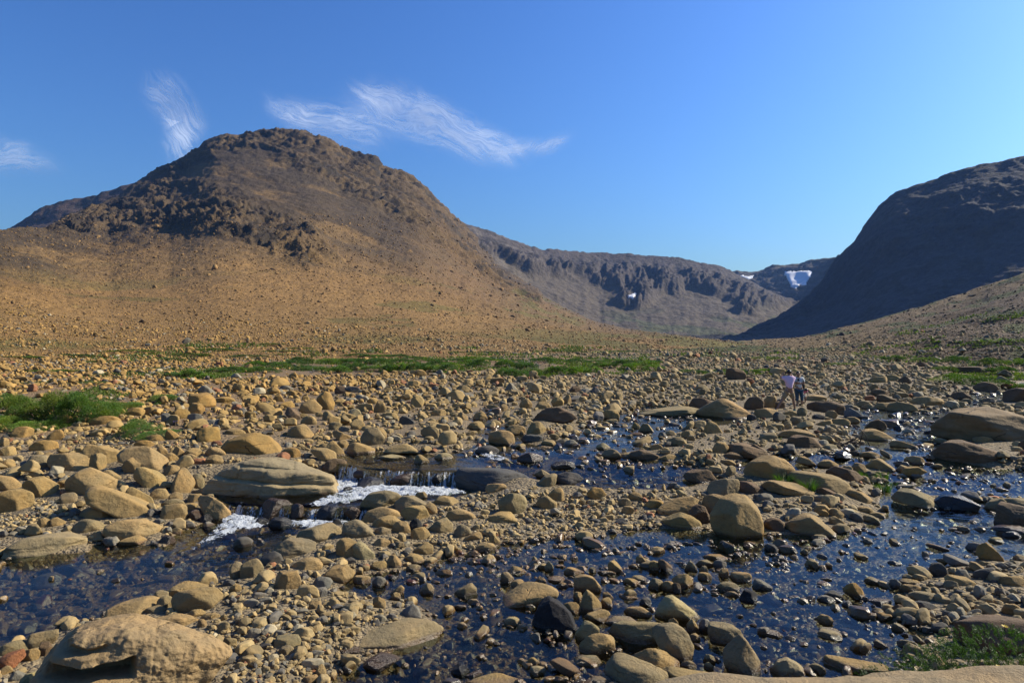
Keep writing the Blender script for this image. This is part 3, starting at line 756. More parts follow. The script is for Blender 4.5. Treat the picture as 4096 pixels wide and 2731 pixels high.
COLR = {'t': ((.50,.335,.138), 'tan'), 'o': ((.49,.30,.095), 'ochre'), 'y': ((.39,.295,.15), 'olive-grey'), 'g': ((.30,.27,.215), 'grey'),
        'k': ((.045,.042,.040), 'black'), 'n': ((.23,.150,.080), 'dark brown'), 'l': ((.53,.42,.21), 'pale'), 'R': ((.46,.18,.075), 'rust-orange'),
        'P': ((.34,.20,.15), 'pinkish'), 'u': ((.14,.13,.11), 'dark grey')}
SHN = {'r': 'rounded', 'b': 'blocky', 'p': 'peaked', 'q': 'peaked', 's': 'flat', 'w': 'wedge-shaped', 'v': 'wedge-shaped', 'd': 'tilted', 'e': 'egg-shaped', 'P': 'smooth'}
CROPS = {'A': (0, 350), 'B': (250, 350), 'C': (500, 350), 'D': (749, 350), 'E': (0, 507.75), 'F': (250, 507.75), 'G': (500, 507.75), 'H': (749, 507.75)}
ROCKS = """
A 110 648 280 750 r o #roundleft
A 398 676 540 768 w o
A 450 548 628 640 s o #arch
A 765 555 1020 640 s o
A 1078 487 1235 560 s o
A 1605 365 1835 490 b o #bankblock
A 1835 393 2010 455 s o
A 1690 658 1875 785 b o
A 1910 665 2100 725 s t
A P 435,930 470,865 620,865 740,890 788,960 780,1010 700,1035 560,1015 450,975 t #loaf
A P 728,850 750,800 880,820 1020,880 1035,950 980,985 900,978 740,900 t
A 770 878 900 1030 b t
A P 1025,890 1080,840 1240,815 1310,850 1420,950 1435,1020 1370,1045 1250,990 1040,950 t #longtilt
A P 1055,1000 1090,930 1160,905 1270,950 1280,1000 1180,1055 1100,1062 t
A P 1155,1060 1190,990 1240,990 1340,1050 1408,1135 1380,1185 1280,1160 1165,1090 t #leaner
A P 583,1180 600,1090 660,1040 790,1010 900,1070 1015,1160 1000,1230 780,1245 640,1220 t #whaleback2
A P 765,1240 775,1180 850,1150 960,1170 1100,1250 1240,1330 1268,1400 1250,1452 1080,1430 900,1350 780,1290 t #sausage
A P 215,1140 290,1080 380,1075 485,1160 480,1210 400,1268 300,1230 t
A 0 1180 272 1385 r t #pocked
A P -60,1060 0,1065 100,1090 175,1170 165,1210 60,1190 -60,1150 t
A 235 890 435 1015 r y
A P 1465,1190 1500,1080 1540,1010 1600,1010 1655,1090 1660,1180 1600,1228 1500,1225 t #egg
A 1390 1300 1605 1455 b t
A P 1697,1290 1730,1245 1820,1240 1900,1300 1970,1400 1965,1440 1870,1468 1780,1400 t #fallguard
A 860 1020 1050 1120 v t
A 1065 1165 1310 1340 v t
A 1280 1175 1445 1270 s t
A 1640 1055 1750 1185 r y
A 1750 820 1925 905 s t
A 1415 675 1530 765 v o
A 1235 715 1415 780 s o
A 265 765 485 860 s o
A 0 925 125 1010 s t
A 0 745 75 825 r t
A 0 820 130 905 s t
A 1475 820 1595 920 v t
A 1575 830 1720 920 s t
A 1330 805 1440 900 q t
A 1378 875 1520 955 s t
A 1410 975 1535 1065 r t
A 1760 890 1905 975 s t
A 1575 885 1680 960 r t
A 1615 445 1745 545 b o
A 1485 498 1620 585 r o
A 520 1210 650 1310 r y
A 1845 393 1990 450 s o
A 885 515 965 565 r o
A 685 562 780 620 r o
A 300 770 480 850 w o
A 1145 765 1320 830 s o
A 1640 1180 1820 1235 s t
A 1445 1210 1555 1290 r t
A 1610 1220 1735 1300 b t
A 1385 1265 1570 1345 s y
A 1550 1300 1700 1370 s t
A 485 1105 590 1180 r t
A 360 870 470 950 s t
B 2030 678 2275 815 r t #shorehump
B 945 655 1150 820 e y #bankegg
B 1060 658 1170 760 r t
B P 805,880 850,800 900,783 1000,830 1070,850 1075,885 820,888 t
B P 1140,880 1180,830 1280,800 1340,793 1400,840 1465,880 1400,890 t #tent
B P 520,860 560,835 680,840 735,880 740,950 640,950 600,900 t
B 580 790 725 890 b t
B 650 770 810 900 v t
B 260 825 430 920 s o
B P 420,520 445,455 520,418 560,430 615,490 590,530 500,545 t #tanpyramid
B P 570,415 640,350 690,370 725,460 700,500 620,515 580,480 o #stripedpeak
B 250 435 380 495 s o
B 300 485 440 600 d n
B 190 365 290 440 p o
B 1055 425 1165 540 e t
B 1275 555 1415 635 v u
B 435 555 570 640 s t
B 620 515 740 605 v t
B 320 635 540 755 s t
B 670 610 790 680 r y
B 855 588 978 680 r t
B 1095 888 1330 940 s l
B 1400 890 1540 965 q t #poolcone
B 1580 870 1740 930 s l
B 740 765 850 835 s t
B 710 680 860 770 d t
B 1905 520 2035 600 s t
B 1850 605 2015 680 s t
B 1770 525 1870 595 q t
B 2190 632 2360 720 p t
B 1530 500 1680 560 s t
B 1370 385 1490 490 r t
B 720 300 830 375 r n
B 835 495 950 565 s l
B 1920 815 2135 895 s u
B P 620,1000 650,945 730,920 800,935 835,985 830,1020 740,1032 640,1030 n #halfwet
B P 1745,1160 1750,1060 1790,1000 1900,985 2150,990 2330,1030 2400,1080 2385,1185 1765,1195 u #darkslab
B 1870 1115 2040 1200 r u w
B P 915,1140 940,1085 1010,1078 1100,1110 1150,1150 1140,1185 1020,1192 930,1180 k w #fallblack
B 800 1160 880 1215 r k w
B 880 1010 1040 1085 r n w
B 1555 1045 1665 1150 e k w
B 580 1140 760 1210 s n w
B 1200 1030 1500 1150 s n w
B P 940,1350 960,1290 1040,1220 1170,1195 1260,1220 1305,1270 1260,1360 1000,1372 y #ribbed
B P 1235,1300 1300,1235 1370,1232 1510,1300 1500,1360 1300,1370 1250,1350 y
B P 90,1370 130,1280 220,1260 330,1280 360,1330 340,1400 230,1425 110,1410 n w #lipbrown
B 350 1310 470 1420 b n w
B 570 1310 800 1430 s k w
B 800 1330 960 1440 s n w
B 2010 1130 2190 1215 b t
B 1410 1205 1520 1275 b t
B 1560 1245 1790 1330 s t
B P 960,1440 1000,1370 1130,1330 1230,1360 1290,1420 1285,1465 1100,1465 970,1460 t
B P 1285,1400 1290,1330 1380,1320 1500,1345 1535,1410 1520,1455 1370,1458 t
B 1470 1305 1605 1400 b t
B P 1665,1430 1700,1370 1780,1350 1900,1390 1935,1430 1900,1458 1690,1458 t
B 2030 1385 2280 1480 s t
B 2075 1435 2240 1480 s t
F 160 65 370 165 s k w
F 690 85 790 150 p k w
F 40 80 165 155 s k w
E P 65,400 110,290 230,200 430,180 560,200 700,290 752,365 600,414 300,420 80,414 y #poolboulder
E P 912,200 930,120 1020,80 1130,80 1290,140 1370,200 1355,250 1280,285 1080,280 930,220 t #lumpy
E 1028 238 1255 318 s t
E 622 82 895 215 s y
E 1365 230 1500 310 s n w
E 1615 15 1720 110 r n w
E 1715 45 1815 125 r k w
E 322 85 435 165 r t
E 440 72 552 150 v t
E P 695,50 830,-30 960,0 1000,60 880,100 700,90 t
E 1960 455 2090 600 r y
E 2050 430 2245 600 r y #mossyround
E 1440 630 1790 750 s t
E P 1478,740 1500,705 1700,680 1850,685 1895,730 1850,790 1760,860 1560,895 1480,870 t #bankloaf
E P 920,900 940,830 1040,790 1250,760 1350,800 1340,850 1100,920 1000,945 t
E 1230 830 1415 895 s y
E 1310 698 1440 795 r y
E 1340 750 1478 860 r y
E P 1285,980 1400,910 1500,895 1620,920 1690,990 1640,1035 1500,1015 1320,990 t
E P 235,1150 280,1060 480,1050 470,1130 380,1190 280,1180 y
E 0 1130 230 1250 s y
E P -60,1330 60,1260 195,1225 190,1300 80,1370 -60,1380 R #orange
E 180 1205 330 1315 r t
E 95 1385 215 1475 r g
E 175 1410 340 1530 r l
E 0 1350 100 1420 s t
E 340 1150 440 1270 r n
E 1590 860 1760 940 s t
E 1730 890 1880 950 s t
E 1690 945 1765 1020 b t
E 1870 905 1940 965 r t
E 1960 650 2065 720 r t
F P 925,1070 940,985 1080,965 1200,955 1290,930 1550,940 1610,960 1660,1060 1560,1172 1420,1202 1200,1172 960,1120 y #saddle
F 1275 820 1470 940 q g #greycone
F P 615,580 690,510 850,485 900,560 880,600 790,640 700,620 t
F P 215,650 270,545 400,535 435,630 425,690 330,702 230,680 t #cube
F 530 582 708 685 r g
F P 400,260 440,180 600,135 700,130 780,200 770,260 680,297 480,280 y #topround
F P 175,430 230,310 310,255 400,270 560,320 550,372 350,430 y
F P 783,240 800,130 880,95 960,130 1090,240 1040,262 800,262 y
F 1040 65 1295 175 s t
F 1215 105 1370 215 s t
F 1520 90 1745 215 b y
F 1360 88 1475 205 r k #ball
F 1370 155 1540 270 r t
F 730 255 930 420 b t
F 855 290 1065 440 v l #creamy
F 1735 140 1900 255 s y
F 1825 190 1990 280 w t
F 1925 290 2110 368 s t
F 2045 225 2150 320 v t
F 1370 290 1570 400 w t
F 1060 250 1205 325 b t
F 1060 155 1205 225 s y
F 370 420 625 530 s t
F 1150 395 1305 510 p t
F 1315 390 1490 475 s t
F 1330 480 1460 545 r y
F 880 570 1035 645 b t
F 1045 578 1160 670 r g
F 1445 640 1570 735 w y
F 1195 660 1325 745 w t
F 1195 720 1290 790 b t
F P 1745,730 1800,690 1890,645 1940,690 1945,755 1800,762 y
F 2160 925 2320 1002 s l
F 1050 755 1165 855 b t
F 505 785 615 860 b t
F P 955,1380 1010,1300 1110,1230 1240,1250 1280,1290 1200,1350 1100,1390 n w
F 200 1090 435 1210 b y
F 245 1170 380 1250 s y
F 545 1340 660 1455 p t
F P 1800,1540 1860,1470 1960,1430 2250,1435 2390,1500 2380,1560 t #bottomslab
F 1715 1325 1880 1425 w k w
F 440 1430 590 1510 r t
F 1840 1390 1985 1450 w n
F 740 1190 940 1250 s n w
F 1385 530 1460 590 r t
F 1030 455 1185 530 s t
F 540 675 660 760 b g
G P 20,790 200,680 370,640 450,650 500,690 450,800 380,845 150,845 t #bigwedge
G P 270,1000 330,860 430,785 500,820 600,900 650,980 600,1045 420,1058 k #blackrock
G P 628,660 640,600 720,570 800,590 870,680 860,720 640,722 t
G P 668,870 700,770 740,700 800,730 868,790 850,862 760,892 t #sharkfin
G 535 800 690 900 r t
G 628 715 705 800 b t
G P 720,930 750,890 940,865 945,910 860,970 740,985 t
G P 1055,890 1090,850 1200,832 1300,890 1270,925 1080,930 t
G P 1325,930 1350,830 1400,755 1470,750 1560,800 1640,860 1705,930 1620,978 l #palewedge
G P 920,1060 950,990 1150,955 1400,935 1430,960 1430,1080 1300,1150 1150,1172 980,1130 y #bolster
G P 1300,1120 1340,1040 1500,1015 1590,1060 1655,1150 1650,1250 1560,1312 1480,1290 1380,1200 y #potato
G P 640,1100 720,990 790,965 850,1010 840,1060 740,1130 660,1152 l
G P 672,1200 720,1120 800,1075 900,1080 990,1170 980,1250 800,1262 690,1240 t
G P 1145,1290 1250,1200 1330,1195 1450,1280 1540,1360 1500,1420 1200,1420 t #ridge
G P 885,1420 930,1340 1000,1295 1200,1300 1330,1330 1440,1380 1450,1560 900,1560 y #chimney
G P 1370,1450 1450,1375 1600,1380 1750,1410 1960,1440 1950,1560 1380,1560 t
G P 1910,1250 1925,1130 1980,1085 2060,1090 2150,1200 2225,1310 2215,1422 2080,1432 1950,1370 y #tallboulder
G P 1780,1090 1800,1000 1990,980 2050,1000 2080,1090 2000,1165 1850,1160 y
G 1590 960 1710 1062 p t
G 1705 945 1800 1062 r g
G 1435 935 1525 1022 b t
G 1610 1070 1715 1135 s t
G 890 920 1200 1010 s y
G P 1470,620 1520,580 1600,560 1645,580 1650,660 1600,682 1500,675 t
G 1265 600 1400 702 b y
G 1375 625 1490 712 r t
G 1480 635 1545 722 b n
G 1580 452 1690 542 p y
G 1270 450 1365 532 r t
G 1350 435 1480 542 d n
G 1160 390 1255 480 v t
G 1825 437 1940 515 r g
G 1735 385 1950 448 s o
G 1675 440 1825 500 s y
G P 1965,610 1990,550 2120,540 2150,560 2145,620 2060,635 1990,630 t #breadroll
G 1845 628 2050 722 s y
G 2045 700 2195 802 r k
G 2165 615 2330 700 v g
G 1920 705 2040 757 s t
G 1690 545 1815 612 s t
G 1700 490 1780 556 b y
G 545 495 725 568 v t
G 920 445 1055 552 v t
G 378 452 458 542 e l #tombstone
G 65 500 235 567 p t
G 0 540 125 645 v y
G 95 612 218 690 r t
G 258 408 325 475 p y
G 305 590 395 645 r t
G 1060 598 1192 667 d t
G 1115 575 1280 640 v y
G 1190 765 1295 842 r u
G 862 768 960 850 b t
G 875 710 975 780 v t
G 1020 730 1180 785 v t
G P 425,1290 470,1300 640,1360 695,1400 680,1442 620,1452 480,1355 n #splinter
G 235 1270 370 1356 v t
G 245 1355 400 1432 s l
G 635 1270 870 1352 s l
G 30 925 185 1002 s t
G 740 1430 985 1520 s y
G 410 585 560 640 s t
G 480 632 580 680 s t
G 830 525 990 570 s t
G 1095 475 1180 512 s t
G 1740 1250 1840 1325 s l
G 1740 1315 1830 1385 r l
G 1540 1300 1680 1375 s y
G 1870 510 1960 590 s t
G 755 502 825 550 r y
C P 1800,1420 1810,1350 1880,1290 2000,1255 2130,1265 2220,1370 2250,1480 2240,1610 2090,1628 1900,1600 1815,1520 t #bigdome
G P 1362,150 1450,90 1560,28 1650,45 1720,120 1715,175 1600,192 1400,175 t #shoredome
C P 1345,1390 1400,1320 1500,1270 1620,1245 1740,1290 1720,1380 1500,1420 1360,1418 t
C P 1725,1380 1740,1250 1800,1228 1960,1245 1980,1290 1850,1370 1800,1410 t
G 1600 -40 1800 150 s n
C P 1770,1190 1800,1120 1960,1090 2030,1095 2045,1150 2035,1248 1900,1240 1780,1225 y #squareblock
C P 2040,1120 2120,1125 2230,1190 2250,1230 2100,1232 2040,1200 n
D P -40,1060 -20,980 70,920 200,895 310,935 380,1000 385,1050 300,1090 100,1112 0,1100 t #turtle
D P 345,1100 400,1040 500,1035 700,1060 820,1110 860,1180 820,1200 500,1182 t #longback
D P 115,1160 190,1110 300,1115 450,1170 550,1230 540,1260 200,1222 t #tongue
D P 1240,1270 1290,1200 1400,1190 1520,1240 1610,1330 1600,1358 1350,1332 1250,1300 y #streamwedge
D 1580 1230 1940 1370 s k w #glisten
D P 1580,960 1600,880 1700,780 1850,770 1980,820 2010,860 2110,870 2135,920 2120,992 1700,988 n #darkhump
D P 1620,745 1760,560 1850,490 2000,485 2200,500 2400,560 2500,640 2480,795 1900,775 t #bigslab
D P 1000,665 1040,610 1090,585 1130,610 1170,665 1100,682 n
D P 935,740 1000,690 1080,672 1160,710 1245,765 1150,778 950,760 t
D 1210 770 1440 840 v t
D 1180 437 1420 525 s t
D 1075 443 1240 512 s t
D 815 490 980 580 v g
D P 505,490 560,440 700,430 780,460 820,500 810,540 700,520 520,505 n #mound
D 1390 393 1655 470 s t
D 1730 350 1885 427 s n
D P 1000,1000 1060,940 1110,920 1240,1010 1235,1030 1020,1020 t
D 945 865 1122 922 s t
D 1120 850 1222 917 d y
D 1330 900 1502 972 s t
D P 240,740 300,690 400,670 520,690 560,740 400,755 t
D P 330,800 360,745 470,728 540,740 620,830 500,840 350,835 n
D P -20,910 0,830 40,800 130,850 150,890 80,925 n
C P 1660,560 1800,440 1860,405 1930,402 2020,480 2140,540 2130,588 1700,582 t #pyramid
C P 1190,550 1340,505 1600,480 1740,500 1700,568 1400,565 y #lowslab
C P 1615,480 1650,410 1720,400 1810,430 1790,500 1640,500 n
C P 2090,490 2100,410 2240,390 2255,430 2240,508 2120,510 n
D 125 385 232 492 b t
D 225 430 310 500 b n
C P 1930,200 1950,155 2020,148 2080,170 2105,220 2080,255 1960,240 n #lonedark
C P 270,605 330,540 400,485 520,480 610,530 660,600 560,622 n #brownmound
C P 225,700 270,620 330,605 395,650 390,715 240,720 t
C 45 632 222 722 s t
C 435 398 548 480 r t
C 305 435 432 500 s t
C 165 415 278 500 r t
C 530 375 612 460 w t
C 430 935 650 1010 s u w
C 145 865 372 952 s n w
C P 870,890 900,850 960,838 1010,860 1035,895 1000,925 890,925 y
C P 1095,930 1120,870 1190,848 1300,870 1360,900 1340,940 1150,942 n
C P 1350,935 1440,885 1490,890 1535,930 1450,948 t
C P 400,1150 440,1070 560,1030 680,1040 712,1090 650,1130 500,1150 u w #darklean
C P 320,1150 390,1080 450,1058 490,1080 470,1170 340,1172 y
C P 300,1060 360,1015 430,1060 420,1090 310,1085 y
C P 0,1360 -20,1240 80,1215 180,1235 235,1300 230,1360 100,1402 20,1395 y #sprungblock
C P 305,1310 330,1260 400,1240 490,1310 480,1350 400,1362 t
C P 405,1240 470,1180 520,1172 550,1220 545,1290 430,1280 t
C P 740,1220 800,1170 870,1170 910,1230 840,1272 760,1255 o
C 1090 1210 1222 1287 s t
C 1005 1258 1122 1337 r y
C P 1565,1070 1700,1040 1810,1010 1845,1100 1750,1140 1600,1095 n
C P 1805,860 1850,780 1955,800 1920,870 1830,882 t
C P 1890,870 1950,800 2060,790 2200,830 2280,880 2250,922 2000,932 n #longmound
C 1900 870 2082 937 s n
C 1870 932 2012 980 s t
C P 1740,690 1780,600 1850,630 1905,700 1850,715 1760,712 t
C P 1180,690 1220,620 1270,630 1320,690 1250,702 y
C P 1125,660 1150,612 1200,640 1195,672 1140,670 t
C P 820,830 880,785 950,835 900,848 830,846 l
C 1285 795 1392 850 s t
C 870 505 1020 590 b t
C 790 520 890 600 r g
C 0 455 70 520 s t
C 180 715 370 790 b u
C 1235 1275 1420 1355 s o
C 1505 1190 1600 1255 d l
C 1040 1330 1150 1400 r t
C 1930 985 2020 1070 r y
C 590 300 700 360 s n
D -20 545 60 600 b u
D 860 855 950 900 s n
H P 310,205 360,140 430,90 500,52 560,60 650,140 728,210 650,242 400,242 t #arrowhead
H 120 80 312 195 s n
H 540 222 672 275 s y
H 135 307 248 376 b u
H 330 338 412 384 s g
H 435 350 505 392 s y
H 35 613 202 700 v g
H P 805,730 860,640 900,632 950,680 992,765 900,772 o #tooth
H 640 710 805 785 s u
H 580 740 732 806 s g
H 1010 758 1212 826 w n
H 790 787 880 845 q g
H P 580,950 600,915 680,910 715,940 690,990 600,985 t
H 590 1042 797 1126 r l #disc
H 600 1010 807 1085 d y
H 125 1038 292 1105 s y
H 1275 1117 1447 1196 r y
H 1408 1092 1512 1171 d y
H 1068 1130 1187 1191 v y
H 1225 985 1362 1052 v l
H 1085 895 1237 966 b o
H 1225 820 1337 887 s n
H 1380 712 1597 806 r y #plate
H 1410 795 1592 866 s u
H 1290 648 1472 730 r t
H 1295 600 1477 662 s t
H 995 588 1152 656 v y
H 1205 600 1299 682 r g
H 1545 470 1687 592 r u #knob
H 1675 405 1897 502 d g
H 1890 470 2030 556 d t
H P 1955,400 1980,330 2030,293 2090,340 2160,420 2150,452 2000,440 o #sail
H 1865 290 2005 362 r g
H P 1690,630 1720,575 1850,590 1920,640 1850,668 1720,665 t
H 1670 615 1782 692 r y
H 2160 580 2380 668 s t
H P 2175,890 2200,830 2270,815 2340,860 2340,920 2200,922 t
H P 1815,1000 1850,930 1960,918 2065,970 2040,1025 1860,1030 g #scored
H P 1815,1250 1830,1100 1900,1020 2150,920 2300,905 2560,900 2600,1290 1830,1300 n #brownwall
H 1660 1125 1812 1192 w y
H 1640 1195 1812 1275 r k
H 1385 1275 1522 1342 s u
H P 625,1380 650,1300 900,1290 1180,1290 1250,1365 1200,1420 640,1420 t #bar
H 510 1325 657 1412 r y
H P 185,1400 250,1310 330,1280 420,1320 470,1400 460,1450 200,1450 l
D P 2125,1480 2150,1340 2300,1320 2450,1340 2450,1510 2140,1530 n
D 2145 1255 2420 1350 s y
D P 2000,1360 2060,1290 2150,1255 2190,1290 2180,1372 2050,1375 y
H 2095 135 2420 215 s n w
H 2180 195 2310 250 s u w
H 2055 245 2172 300 s l
H 1530 300 1702 362 d n
H 1755 150 1882 197 s y
D P 2190,440 2200,350 2300,320 2450,330 2450,450 n #edgebrown
D P 1770,195 1800,145 1950,135 2080,190 1950,200 n #grassrock
D 1895 95 1990 140 p n
D 1430 95 1520 140 s n
D 1925 265 2115 357 s n
D P 1280,285 1290,225 1340,215 1390,270 1350,290 n
D 1165 205 1292 262 s t
D P 1010,275 1060,230 1170,222 1180,280 t
D 1040 330 1192 402 s n
D P 1095,430 1100,380 1150,375 1250,430 1200,445 n
D 470 375 662 432 s t
D 410 487 497 562 r y
D 280 510 412 572 s t
D P 40,575 60,510 140,492 230,510 275,560 200,582 t #manrock
D 655 510 752 577 r t
D 540 545 662 590 s u
D 350 565 457 642 b y
D 710 580 862 642 b t
D 830 565 942 627 s t
D P 560,640 640,600 700,590 712,640 600,650 t
D P 620,835 660,800 740,800 762,850 640,852 l
D P 400,960 420,905 500,920 585,985 540,990 t
D 585 935 762 1010 s t
D P 670,1060 760,990 900,1020 970,1090 900,1110 700,1090 n
D 865 960 1002 1050 s t
D P 1315,1070 1340,1010 1440,990 1510,1035 1450,1070 1330,1092 o
D P 1365,1085 1390,1040 1440,1030 1472,1080 1400,1092 g
D P 820,1230 870,1185 960,1205 1050,1280 980,1290 850,1250 t
D 580 1170 752 1242 v n
D 575 1360 677 1422 r o
D 680 1350 812 1432 r t
D 690 1415 822 1490 v t
D 960 1405 1112 1482 s y
D 1030 1380 1162 1432 s t
D P 545,1390 580,1320 650,1315 705,1370 700,1400 t
D 910 1335 1062 1387 s t
D 1565 750 1702 802 s y
D 1925 730 2092 792 s t
D 2310 770 2420 850 s n
D 1650 560 1740 640 b k w
D 1280 590 1370 625 s k w
D 1240 640 1330 690 s k w
D 1500 680 1590 720 s k w
A P 1905,830 1960,760 2040,730 2130,705 2200,700 2300,740 2400,850 2420,900 2200,905 1950,880 o #uppermound
"""
